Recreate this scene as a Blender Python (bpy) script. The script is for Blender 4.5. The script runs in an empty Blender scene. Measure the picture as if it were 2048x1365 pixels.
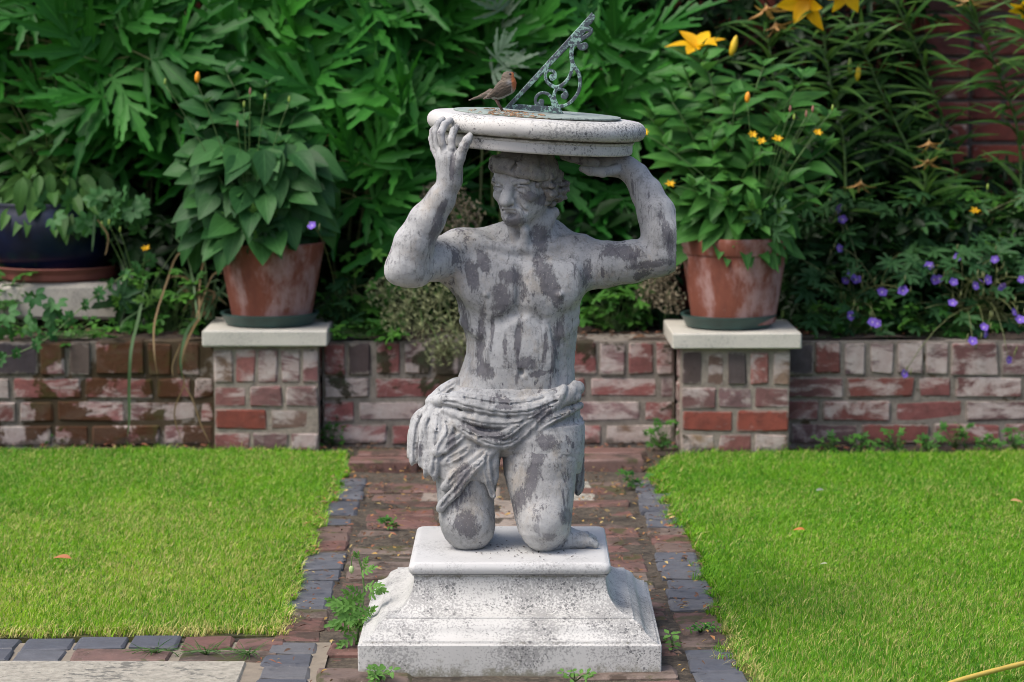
import bpy, bmesh, math, random
import numpy as np
from mathutils import Vector, Matrix

SC = bpy.context.scene
COL = SC.collection
RND = random.Random(7)
NR = np.random.default_rng(11)
R = math.radians

# ------------------------------------------------------------------ camera
F = 5140.0                       # focal length in pixels of the 2048 px wide photograph
PITCH, YAW, CAM_H = R(6.62), R(0.45), 1.28
cam_d = bpy.data.cameras.new('camera')
cam = bpy.data.objects.new('camera', cam_d)
COL.objects.link(cam)
cam.location = (0, 0, CAM_H)
cam.rotation_euler = (math.pi/2 - PITCH, 0, -YAW)
cam_d.sensor_width = 36.0
cam_d.lens = 36.0*F/2048.0
cam_d.clip_start, cam_d.clip_end = 0.1, 300
cam_d.dof.use_dof = True
cam_d.dof.focus_distance = 5.42
cam_d.dof.aperture_fstop = 5.2
SC.camera = cam

# ------------------------------------------------------------------ light
SUN_EL, SUN_AZ = R(58), R(-122)   # azimuth from +Y, clockwise; from the left, a little in front
w = bpy.data.worlds.new('World')
SC.world = w
w.use_nodes = True
wn = w.node_tree
sky = wn.nodes.new('ShaderNodeTexSky')
sky.sky_type = 'NISHITA'
sky.sun_disc = False
sky.sun_elevation = SUN_EL
sky.sun_rotation = SUN_AZ
sky.air_density = 0.75
sky.dust_density = 4.0
sky.ozone_density = 0.4
bg = wn.nodes['Background']
bg.inputs['Strength'].default_value = 0.15
wn.links.new(sky.outputs[0], bg.inputs[0])
sun_d = bpy.data.lights.new('sun', 'SUN')
sun_d.energy = 1.25
sun_d.angle = R(28)
sun_d.color = (1.0, 0.97, 0.925)
sun = bpy.data.objects.new('sun', sun_d)
COL.objects.link(sun)
sdir = Vector((math.sin(SUN_AZ)*math.cos(SUN_EL), math.cos(SUN_AZ)*math.cos(SUN_EL), math.sin(SUN_EL)))
sun.rotation_euler = sdir.to_track_quat('Z', 'Y').to_euler()
SC.view_settings.view_transform = 'Standard'
SC.view_settings.look = 'None'
SC.view_settings.gamma = 1
SC.view_settings.use_curve_mapping = False
SC.view_settings.exposure = 0.80
SC.render.engine = 'CYCLES'
SC.cycles.use_denoising = True
SC.cycles.filter_width = 0.95
SC.cycles.max_bounces = 8
SC.cycles.diffuse_bounces = 4
SC.cycles.transmission_bounces = 4

# ------------------------------------------------------------------ geometry helpers
_R = Matrix.Rotation(-YAW, 3, 'Z') @ Matrix.Rotation(math.pi/2 - PITCH, 3, 'X')
def ray(px, py):
    return _R @ Vector(((px-1024)/F, (682.5-py)/F, -1.0))
def at(px, py, Y):
    v = ray(px, py); t = Y/v.y
    return np.array((t*v.x, Y, CAM_H + t*v.z))
def ground(px, py, z=0.0):
    v = ray(px, py); t = (z-CAM_H)/v.z
    return np.array((t*v.x, t*v.y, z))

def empty(name, loc, label, cat, group=None, rz=0):
    o = bpy.data.objects.new(name, None)
    o.empty_display_size = 0.05
    o.location = tuple(loc); o.rotation_euler = (0, 0, rz)
    COL.objects.link(o)
    tag(o, label, cat, group)
    return o
def tag(o, label=None, cat=None, group=None, kind=None):
    if label: o['label'] = label
    if cat: o['category'] = cat
    if group: o['group'] = group
    if kind: o['kind'] = kind
    return o
def mesh(name, v, f, mats=None, smooth=True, col=None, uv=None):
    """v Nx3, f list of tuples or an int array (M,3)/(M,4); col: per vertex rgb"""
    me = bpy.data.meshes.new(name)
    v = np.asarray(v, np.float32)
    if isinstance(f, np.ndarray):
        k = f.shape[1]
        me.vertices.add(len(v)); me.vertices.foreach_set('co', v.ravel())
        me.loops.add(f.size); me.loops.foreach_set('vertex_index', f.astype(np.int32).ravel())
        me.polygons.add(len(f))
        me.polygons.foreach_set('loop_start', np.arange(0, f.size, k, dtype=np.int32))
        me.polygons.foreach_set('loop_total', np.full(len(f), k, np.int32))
        me.update(calc_edges=True)
    else:
        me.from_pydata([tuple(map(float, p)) for p in v], [], [tuple(int(i) for i in q) for q in f])
        me.update()
    if smooth:
        me.polygons.foreach_set('use_smooth', np.ones(len(me.polygons), bool))
    if col is not None:
        a = me.color_attributes.new('col', 'FLOAT_COLOR', 'POINT')
        c = np.ones((len(v), 4), np.float32); c[:, :3] = col
        a.data.foreach_set('color', c.ravel())
    if uv is not None:
        a = me.attributes.new('uvc', 'FLOAT_VECTOR', 'POINT')
        c = np.zeros((len(v), 3), np.float32); c[:, :2] = uv
        a.data.foreach_set('vector', c.ravel())
    for m in (mats if isinstance(mats, (list, tuple)) else [mats]):
        if m: me.materials.append(m)
    return me
def put(name, me, parent=None, M=None):
    """link mesh data as an object; M is its world matrix"""
    o = bpy.data.objects.new(name, me)
    COL.objects.link(o)
    if parent is not None:
        o.parent = parent
        base = Matrix.Translation(parent_loc(parent)).inverted()
        o.matrix_basis = base @ (M if M is not None else Matrix.Identity(4))
    elif M is not None:
        o.matrix_basis = M
    return o
def parent_loc(o):
    l = Vector(o.location)
    while o.parent is not None:
        o = o.parent; l = l + Vector(o.location)
    return l
def part(name, v, f, mat, parent=None, **k):
    """mesh object whose vertices are given in world space; the origin sits at the parent's or at the mesh's base"""
    v = np.asarray(v, float)
    if parent is not None:
        l = np.array(parent_loc(parent))
        o = bpy.data.objects.new(name, mesh(name, v-l, f, mat, **k))
        COL.objects.link(o); o.parent = parent
        return o
    c = np.array(((v[:, 0].min()+v[:, 0].max())/2, (v[:, 1].min()+v[:, 1].max())/2, v[:, 2].min()))
    o = bpy.data.objects.new(name, mesh(name, v-c, f, mat, **k))
    COL.objects.link(o); o.location = tuple(c)
    return o
def join(parts):
    """[(v,f),...] -> one v,f"""
    V, Fc, n = [], [], 0
    for v, f in parts:
        V.append(np.asarray(v, float)); Fc += [tuple(i+n for i in q) for q in f]; n += len(v)
    return np.concatenate(V), Fc
def frame(d, nrm=(0, 0, 1)):
    """3x3 with y along d, z close to nrm"""
    y = Vector(d).normalized(); z = Vector(nrm)
    x = y.cross(z)
    if x.length < 1e-4: x = y.cross(Vector((1, 0.2, 0)))
    x.normalize(); z = x.cross(y)
    return Matrix((x, y, z)).transposed()
def mat4(pos, d, nrm=(0, 0, 1), s=1.0, sx=1.0):
    m = frame(d, nrm) @ Matrix.Diagonal((s*sx, s, s))
    m = m.to_4x4(); m.translation = Vector([float(c) for c in pos]); return m
def tube(pts, rad, n=6, cap=True):
    pts = np.asarray(pts, float); m = len(pts)
    rad = np.broadcast_to(np.asarray(rad, float), (m,))
    V, Fc = [], []
    T = np.gradient(pts, axis=0)
    up = np.array((0.13, 0.31, 0.94))
    for i in range(m):
        t = T[i]/(np.linalg.norm(T[i])+1e-9)
        a = np.cross(t, up); 
        if np.linalg.norm(a) < 1e-3: a = np.cross(t, (1, 0, 0))
        a /= np.linalg.norm(a); b = np.cross(t, a)
        for k in range(n):
            q = 2*math.pi*k/n
            V.append(pts[i] + rad[i]*(a*math.cos(q)+b*math.sin(q)))
    for i in range(m-1):
        for k in range(n):
            Fc.append((i*n+k, i*n+(k+1) % n, (i+1)*n+(k+1) % n, (i+1)*n+k))
    if cap:
        Fc.append(tuple(range(n))[::-1]); Fc.append(tuple((m-1)*n+k for k in range(n)))
    return np.array(V), Fc
def bez(a, c, b, n=9):
    t = np.linspace(0, 1, n)[:, None]
    a, c, b = map(np.asarray, (a, c, b))
    return (1-t)**2*a + 2*t*(1-t)*c + t*t*b
def spline(P, n=24):
    """Catmull-Rom through P (any dimension)"""
    P = np.asarray(P, float)
    Q = np.vstack([2*P[0]-P[1], P, 2*P[-1]-P[-2]])
    out = []
    m = len(P)-1
    for s in np.linspace(0, m-1e-6, n):
        i = int(s); t = s-i
        p0, p1, p2, p3 = Q[i:i+4]
        out.append(.5*((2*p1)+(-p0+p2)*t+(2*p0-5*p1+4*p2-p3)*t*t+(-p0+3*p1-3*p2+p3)*t**3))
    return np.array(out)
def lathe(prof, n=48, c=(0, 0, 0)):
    V, Fc = [], []
    for r, z in prof:
        for k in range(n):
            q = 2*math.pi*k/n
            V.append((c[0]+r*math.cos(q), c[1]+r*math.sin(q), c[2]+z))
    for i in range(len(prof)-1):
        for k in range(n):
            Fc.append((i*n+k, i*n+(k+1) % n, (i+1)*n+(k+1) % n, (i+1)*n+k))
    return np.array(V), Fc
def chamfer_box(sx, sy, sz, b=0.006, jit=0.0, rng=RND):
    """box with chamfered edges, 24 vertices, base centre at the middle"""
    hx, hy, hz = sx/2, sy/2, sz/2
    bm = bmesh.new()
    vs = []
    for x in (-1, 1):
        for y in (-1, 1):
            for z in (-1, 1):
                bb = b*(1 if jit < .002 else rng.choice((.6, .8, 1, 1, 1.2, 1.5)))
                vs.append((x*(hx-bb), y*(hy-bb), z*hz)); vs.append((x*(hx-bb), y*hy, z*(hz-bb))); vs.append((x*hx, y*(hy-bb), z*(hz-bb)))
    for p in vs: bm.verts.new([c + rng.uniform(-jit, jit) for c in p])
    r = bmesh.ops.convex_hull(bm, input=bm.verts[:])
    bmesh.ops.dissolve_limit(bm, angle_limit=0.02, verts=bm.verts[:], edges=bm.edges[:])
    bm.verts.index_update()
    v = np.array([p.co[:] for p in bm.verts]); f = [tuple(q.index for q in fc.verts) for fc in bm.faces]
    bm.free()
    return v, f
def box(x0, x1, y0, y1, z0, z1):
    v = np.array([(x, y, z) for x in (x0, x1) for y in (y0, y1) for z in (z0, z1)], float)
    f = [(0, 1, 3, 2), (4, 6, 7, 5), (0, 4, 5, 1), (2, 3, 7, 6), (0, 2, 6, 4), (1, 5, 7, 3)]
    return v, f

# ------------------------------------------------------------------ material helpers
class Mat:
    def __init__(s, name):
        s.m = bpy.data.materials.new(name); s.m.use_nodes = True
        s.t = s.m.node_tree; s.b = s.t.nodes['Principled BSDF']; s.out = s.t.nodes['Material Output']
    def n(s, typ, out=0, props=None, **inp):
        nd = s.t.nodes.new('ShaderNode'+typ)
        for k, v in (props or {}).items(): setattr(nd, k, v)
        for k, v in inp.items():
            k = k.replace('_', ' ')
            i = nd.inputs[int(k[1:])] if k[0] == 'i' and k[1:].isdigit() else nd.inputs[k]
            s.set(i, v)
        return nd.outputs[out]
    def set(s, i, v):
        if isinstance(v, bpy.types.NodeSocket): s.t.links.new(v, i)
        else:
            if i.type == 'RGBA' and len(v) == 3: v = (*v, 1)
            i.default_value = v
    def p(s, **inp):
        for k, v in inp.items(): s.set(s.b.inputs[k.replace('_', ' ')], v)
        return s
    def noise(s, scale, detail=6, rough=.55, vec=None, dist=0.0):
        k = dict(Scale=scale, Detail=detail, Roughness=rough, Distortion=dist)
        if vec is not None: k['Vector'] = vec
        return s.n('TexNoise', 0, None, **k)
    def vmul(s, vec, k):
        return s.n('VectorMath', 0, {'operation': 'MULTIPLY'}, i0=vec, i1=k)
    def math(s, op, a, b=0.0, clamp=False):
        return s.n('Math', 0, {'operation': op, 'use_clamp': clamp}, i0=a, i1=b)
    def step(s, x, lo, hi):
        return s.n('MapRange', 0, {'interpolation_type': 'SMOOTHSTEP'}, Value=x, From_Min=lo, From_Max=hi)
    def mix(s, f, a, b, mode='MIX'):
        return s.n('Mix', 2, {'data_type': 'RGBA', 'blend_type': mode}, i0=f, i6=a, i7=b)
    def ramp(s, f, stops, interp='LINEAR'):
        nd = s.t.nodes.new('ShaderNodeValToRGB'); cr = nd.color_ramp; cr.interpolation = interp
        while len(cr.elements) < len(stops): cr.elements.new(0.5)
        for e, (p, c) in zip(cr.elements, stops): e.position = p; e.color = (*c, 1)
        s.set(nd.inputs[0], f); return nd.outputs[0]
    def bump(s, h, strength=.4, dist=.004):
        s.set(s.b.inputs['Normal'], s.n('Bump', 0, None, Height=h, Strength=strength, Distance=dist)); return s
    def pos(s): return s.n('NewGeometry', 0)
    def obj(s): return s.n('TexCoord', 3)
    def rnd(s): return s.n('ObjectInfo', 5)
    def attr(s, name, out=0): return s.n('Attribute', out, {'attribute_name': name})

def plain(name, col, rough=.6, var=.25, scale=20, bump=.2, **k):
    m = Mat(name)
    nz = m.noise(scale, 6, .6, m.obj())
    dark = tuple(c*(1-var) for c in col); lite = tuple(min(1, c*(1+var)) for c in col)
    m.p(Base_Color=m.ramp(nz, [(.3, dark), (.7, lite)]), Roughness=rough, **k)
    if bump: m.bump(nz, bump, .003)
    return m.m
def leaf_mat(name, dark, lite, under=None, rough=.42, veins=9, vein_amt=.35, attr=False, transl=.22, spec=.2, side=True):
    m = Mat(name)
    r = m.attr('col', 0) if attr else m.rnd()
    if attr: r = m.n('SeparateColor', 0, None, Color=r)
    base = m.ramp(r, [(0, dark), (.55, tuple((a+b)/2 for a, b in zip(dark, lite))), (1, lite)])
    nz = m.noise(9, 4, .6, m.pos())
    base = m.mix(m.math('MULTIPLY', nz, .5), base, tuple(c*.55 for c in dark))
    if veins:
        uv = m.n('SeparateXYZ', 0, None, Vector=m.attr('uvc', 1))
        au = m.math('ABSOLUTE', uv)
        rib = m.step(au, .07, .0)
        v = m.n('SeparateXYZ', 1, None, Vector=m.attr('uvc', 1))
        ph = m.math('SUBTRACT', m.math('MULTIPLY', v, veins), m.math('MULTIPLY', au, veins*.45))
        line = m.step(m.math('ABSOLUTE', m.math('SUBTRACT', m.math('FRACT', ph), .5)), .40, .5)
        f = m.math('MAXIMUM', m.math('MULTIPLY', line, .5), rib)
        base = m.mix(m.math('MULTIPLY', f, vein_amt), base, tuple(min(1, c*1.9+.02) for c in lite))
        m.bump(m.math('SUBTRACT', 1.0, f), .25, .002)
    if under:
        bf = m.n('NewGeometry', 6)
        base = m.mix(bf, base, under)
    m.p(Base_Color=base, Roughness=rough)
    m.b.inputs['Specular IOR Level'].default_value = spec
    tr = m.n('BsdfTranslucent', 0, None, Color=m.mix(.5, base, (lite[0]*1.3, lite[1]*1.5, lite[2]*.6)))
    mx = m.n('MixShader', 0, None, i0=transl, i1=m.b.outputs[0], i2=tr)
    m.t.links.new(mx, m.out.inputs[0])
    return m.m

# ------------------------------------------------------------------ signed distance sculpting
class Field:
    def __init__(s, lo, hi, h):
        s.h = h; s.lo = np.asarray(lo, float)
        n = np.ceil((np.asarray(hi)-s.lo)/h).astype(int)+1
        s.n = n
        s.ax = [s.lo[i]+h*np.arange(n[i]) for i in range(3)]
        s.d = np.full(tuple(n), .5, np.float32)
    def win(s, lo, hi, pad=.04):
        sl = []
        for i in range(3):
            a = int(max(0, math.floor((lo[i]-pad-s.lo[i])/s.h))); b = int(min(s.n[i], math.ceil((hi[i]+pad-s.lo[i])/s.h)+1))
            if b <= a: return None, None
            sl.append(slice(a, b))
        g = (s.ax[0][sl[0]][:, None, None].astype(np.float32), s.ax[1][sl[1]][None, :, None].astype(np.float32), s.ax[2][sl[2]][None, None, :].astype(np.float32))
        return tuple(sl), g
    def add(s, sl, d, k):
        a = s.d[sl]
        if k <= 0: s.d[sl] = np.minimum(a, d); return
        h = np.maximum(k-np.abs(a-d), 0)/k
        s.d[sl] = np.minimum(a, d)-h*h*(k*.25)
    def cut(s, sl, d, k):
        a = s.d[sl]; d = -d
        h = np.maximum(k-np.abs(a-d), 0)/k
        s.d[sl] = np.maximum(a, d)+h*h*(k*.25)
    def cone(s, a, ra, b, rb, k=.01, cut=False, flat=None):
        a = np.asarray(a, float); b = np.asarray(b, float)
        r = max(ra, rb); lo = np.minimum(a, b)-r; hi = np.maximum(a, b)+r
        sl, g = s.win(lo, hi)
        if sl is None: return
        ab = b-a; L = float(ab@ab)+1e-12
        t = np.clip(((g[0]-a[0])*ab[0]+(g[1]-a[1])*ab[1]+(g[2]-a[2])*ab[2])/L, 0, 1)
        d = np.sqrt((g[0]-a[0]-t*ab[0])**2+(g[1]-a[1]-t*ab[1])**2+(g[2]-a[2]-t*ab[2])**2)-(ra+(rb-ra)*t)
        (s.cut if cut else s.add)(sl, d.astype(np.float32), k)
    def chain(s, pts, rad, k=.006, cut=False):
        for i in range(len(pts)-1): s.cone(pts[i], rad[i], pts[i+1], rad[i+1], k, cut)
    def ell(s, c, r, B=None, k=.01, cut=False):
        c = np.asarray(c, float); r = np.asarray(r, float)
        B = np.eye(3) if B is None else np.asarray(B, float)      # rows are the axes
        e = np.sqrt((B**2 * (r**2)[:, None]).sum(0))
        sl, g = s.win(c-e, c+e)
        if sl is None: return
        q = [((g[0]-c[0])*B[i, 0]+(g[1]-c[1])*B[i, 1]+(g[2]-c[2])*B[i, 2]) for i in range(3)]
        k0 = np.sqrt(sum((q[i]/r[i])**2 for i in range(3))); k1 = np.sqrt(sum((q[i]/r[i]**2)**2 for i in range(3)))+1e-6
        (s.cut if cut else s.add)(sl, (k0*(k0-1)/k1).astype(np.float32), k)
    def loft(s, rows, k=.02, p=2.3):
        """rows (z, x0, x1, half depth, y): stacked rounded sections"""
        rows = sorted(rows); a = np.array(rows)
        lo = (a[:, 1].min(), (a[:, 4]-a[:, 3]).min(), a[0, 0]); hi = (a[:, 2].max(), (a[:, 4]+a[:, 3]).max(), a[-1, 0])
        sl, g = s.win(lo, hi)
        z = g[2].ravel()
        sm = lambda col: np.interp(z, a[:, 0], col).astype(np.float32)[None, None, :]
        cx, hx, hy, cy = sm((a[:, 1]+a[:, 2])/2), sm((a[:, 2]-a[:, 1])/2), sm(a[:, 3]), sm(a[:, 4])
        q = (np.abs((g[0]-cx)/hx)**p+np.abs((g[1]-cy)/hy)**p)**(1/p)
        d = (q-1)*np.minimum(hx, hy)
        d = np.maximum(d, np.maximum(g[2]-a[-1, 0], a[0, 0]-g[2]))
        s.add(sl, d.astype(np.float32), k)
    def rough(s, amp, scale, seed=0, n=10):
        rg = np.random.default_rng(seed); tot = 0
        for i in range(n):
            v = rg.normal(size=3); v *= 2*math.pi/(scale*rg.uniform(.6, 1.6)*np.linalg.norm(v))
            ph = rg.uniform(0, 6.28)
            X = (s.ax[0]*v[0]+ph)[:, None, None].astype(np.float32); Yy = (s.ax[1]*v[1])[None, :, None].astype(np.float32); Z = (s.ax[2]*v[2])[None, None, :].astype(np.float32)
            # separable: sin(a+b+c)
            sx, cx = np.sin(X), np.cos(X); sy, cy = np.sin(Yy), np.cos(Yy); sz, cz = np.sin(Z), np.cos(Z)
            s.d += (amp/math.sqrt(n))*((sx*cy+cx*sy)*cz+(cx*cy-sx*sy)*sz)
    def surf(s):
        d = s.d; ins = d < 0
        n = s.n
        cnt = np.zeros(tuple(n-1), np.int8)
        for i in (0, 1):
            for j in (0, 1):
                for k in (0, 1):
                    cnt += ins[i:n[0]-1+i, j:n[1]-1+j, k:n[2]-1+k]
        I = np.argwhere((cnt > 0) & (cnt < 8))
        vid = np.full(tuple(n-1), -1, np.int32); vid[I[:, 0], I[:, 1], I[:, 2]] = np.arange(len(I))
        acc = np.zeros((len(I), 3)); num = np.zeros(len(I))
        cor = [(i, j, k) for i in (0, 1) for j in (0, 1) for k in (0, 1)]
        val = {c: d[I[:, 0]+c[0], I[:, 1]+c[1], I[:, 2]+c[2]].astype(float) for c in cor}
        for c in cor:
            for ax in range(3):
                if c[ax] == 0:
                    e = list(c); e[ax] = 1; e = tuple(e)
                    a, b = val[c], val[e]; m = (a < 0) != (b < 0)
                    t = np.where(m, a/np.where(m, a-b, 1), 0)
                    p = np.array(c, float)[None, :].repeat(len(I), 0); p[:, ax] += t
                    acc[m] += p[m]; num[m] += 1
        V = s.lo+s.h*(I+acc/num[:, None])
        Q = []
        for ax in range(3):
            a = [slice(None)]*3; b = [slice(None)]*3
            a[ax] = slice(0, -1); b[ax] = slice(1, None)
            x, y = ins[tuple(a)], ins[tuple(b)]
            E = np.argwhere(x != y)
            o1, o2 = (ax+1) % 3, (ax+2) % 3
            ok = (E[:, o1] > 0) & (E[:, o2] > 0) & (E[:, o1] < n[o1]-1) & (E[:, o2] < n[o2]-1)
            E = E[ok]
            def cell(d1, d2):
                c = E.copy(); c[:, o1] += d1; c[:, o2] += d2; return vid[c[:, 0], c[:, 1], c[:, 2]]
            q = np.stack([cell(-1, -1), cell(0, -1), cell(0, 0), cell(-1, 0)], 1)
            fl = ~x[E[:, 0], E[:, 1], E[:, 2]]
            q[fl] = q[fl][:, ::-1]
            Q.append(q)
        return V, np.concatenate(Q)
# ================================================================== materials
def lead_mat(name, lite=(.385, .39, .385), mid=(.20, .203, .203), dark=(.042, .039, .047), thr=.60, chalk=.5):
    m = Mat(name); P = m.obj()
    a = m.noise(5, 8, .62, P)
    col = m.ramp(a, [(.32, mid), (.56, lite), (.75, tuple(c*1.3 for c in lite))])
    f = m.noise(60, 8, .75, P)
    col = m.mix(m.math('MULTIPLY', m.step(f, .50, .68), .65), col, tuple(c*.62 for c in mid))
    st = m.noise(34, 8, .7, m.vmul(P, (1.5, 1.5, .16)), .1)
    col = m.mix(m.math('MULTIPLY', m.step(st, .54, .64), .45), col, tuple(c*.5 for c in mid))
    col = m.mix(m.math('MULTIPLY', m.step(m.noise(2.2, 5, .6, m.vmul(P, (1, 1, .6))), .48, .68), .35), col, (.235, .215, .19))
    # brown-beige crust
    b = m.noise(16, 8, .7, m.vmul(P, (1, 1, .6)))
    col = m.mix(m.math('MULTIPLY', m.step(b, .50, .68), .6), col, (.30, .265, .215))
    # bare dark lead showing in streaked, sharp-edged patches
    s = m.noise(11, 10, .66, m.vmul(P, (1.25, 1.25, .55)), .25)
    s2 = m.noise(55, 8, .75, m.vmul(P, (1.2, 1.2, .6)))
    k = m.math('ADD', s, m.math('MULTIPLY', m.math('SUBTRACT', s2, .5), .55))
    d1 = m.step(k, thr, thr+.05)
    bl = m.n('SeparateColor', 0, None, Color=m.attr('col', 0))
    d0 = m.step(m.math('ADD', bl, m.math('ADD', m.math('MULTIPLY', m.math('SUBTRACT', m.noise(120, 10, .85, m.vmul(P, (1.2, 1.2, .55))), .5), 2.3), m.math('MULTIPLY', m.math('SUBTRACT', m.noise(30, 4, .6, m.vmul(P, (1.2, 1.2, .45)), .3), .5), 1.5))), .30, .60)
    d1 = m.math('MAXIMUM', d1, d0)
    col = m.mix(m.math('MULTIPLY', d1, .76), col, m.mix(s2, dark, tuple(c*1.9 for c in dark)))
    t = m.noise(24, 9, .72, m.vmul(P, (1.6, 1.6, .30)), .2)
    d2 = m.step(t, .585, .635)
    col = m.mix(m.math('MULTIPLY', d2, .7), col, tuple(c*1.4 for c in dark))
    # chalky white bloom
    c = m.noise(3.2, 7, .6, P)
    col = m.mix(m.math('MULTIPLY', m.step(c, .55, .68), chalk), col, (.50, .51, .51))
    fs = m.noise(230, 5, .75, P)
    col = m.mix(m.math('MULTIPLY', m.step(fs, .56, .66), .5), col, tuple(c*2.0 for c in dark))
    col = m.mix(m.math('MULTIPLY', m.step(fs, .42, .34), .35), col, (.48, .475, .45))
    v = m.n('TexVoronoi', 0, {'feature': 'F1'}, Vector=P, Scale=150.0)
    sp = m.math('MULTIPLY', m.step(v, .16, .10), m.step(m.noise(10, 3, .5, P), .55, .62))
    col = m.mix(m.math('MULTIPLY', sp, .7), col, (.45, .42, .36))
    m.p(Base_Color=col, Roughness=m.math('ADD', .5, m.math('MULTIPLY', f, .3)), Metallic=0.0)
    m.b.inputs['Specular IOR Level'].default_value = .35
    h = m.math('ADD', m.math('MULTIPLY', f, .6), m.math('MULTIPLY', m.math('SUBTRACT', a, d1), .8))
    m.bump(h, .55, .0022)
    return m.m
def marble_mat(name, base=(.70, .70, .685), spots=1.0, stain=(.30, .29, .25), lo=.515):
    m = Mat(name); P = m.obj()
    a = m.noise(4, 8, .6, P)
    col = m.ramp(a, [(.3, tuple(c*.86 for c in base)), (.6, base)])
    col = m.mix(m.math('MULTIPLY', m.step(m.noise(2.6, 9, .68, P), .52, .75), .5), col, stain)
    # lichen specks in two sizes, thicker where a low noise says so
    dens = m.noise(5.5, 4, .6, P)
    f = m.noise(210, 6, .7, P)
    k = m.math('ADD', f, m.math('MULTIPLY', m.math('SUBTRACT', dens, .5), .62))
    s1 = m.step(k, lo, lo+.095)
    col = m.mix(m.math('MULTIPLY', s1, .68*spots), col, (.165, .165, .16))
    v = m.n('TexVoronoi', 0, {'feature': 'F1'}, Vector=P, Scale=85.0, Randomness=1.0)
    sel = m.step(m.math('ADD', m.noise(30, 3, .5, P), m.math('MULTIPLY', m.math('SUBTRACT', dens, .5), .9)), .54, .62)
    v2 = m.n('TexVoronoi', 0, {'feature': 'F1'}, Vector=P, Scale=190.0, Randomness=1.0)
    s2 = m.math('MULTIPLY', m.math('MAXIMUM', m.step(v, .32, .22), m.step(v2, .34, .24)), sel)
    col = m.mix(m.math('MULTIPLY', s2, .85*spots), col, (.075, .075, .078))
    gr = m.n('SeparateColor', 0, None, Color=m.attr('col', 0))
    gk = m.math('ADD', gr, m.math('MULTIPLY', m.math('SUBTRACT', m.noise(38, 9, .75, P), .5), 1.5))
    col = m.mix(m.math('MULTIPLY', m.step(gk, .42, .85), .85), col, m.mix(m.noise(60, 4, .6, P), (.10, .092, .055), (.20, .19, .13)))
    m.p(Base_Color=col, Roughness=.62)
    m.bump(m.math('SUBTRACT', m.noise(90, 6, .6, P), m.math('MULTIPLY', s2, .6)), .25, .0012)
    return m.m
def verdigris_mat(name, green=(.24, .40, .34), dark=(.045, .05, .055), thr=.5):
    m = Mat(name); P = m.obj()
    n1 = m.noise(130, 8, .72, P, .2); n2 = m.noise(14, 5, .6, P)
    k = m.math('ADD', n1, m.math('MULTIPLY', m.math('SUBTRACT', n2, .5), .35))
    f = m.step(k, thr, thr+.05)
    col = m.mix(f, m.ramp(n1, [(.3, dark), (.7, tuple(c*1.9 for c in dark))]), m.ramp(m.noise(40, 4, .6, P), [(.3, tuple(c*.7 for c in green)), (.7, green)]))
    m.p(Base_Color=col, Roughness=m.math('ADD', .4, m.math('MULTIPLY', f, .35)))
    m.bump(k, .5, .001)
    return m.m
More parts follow.
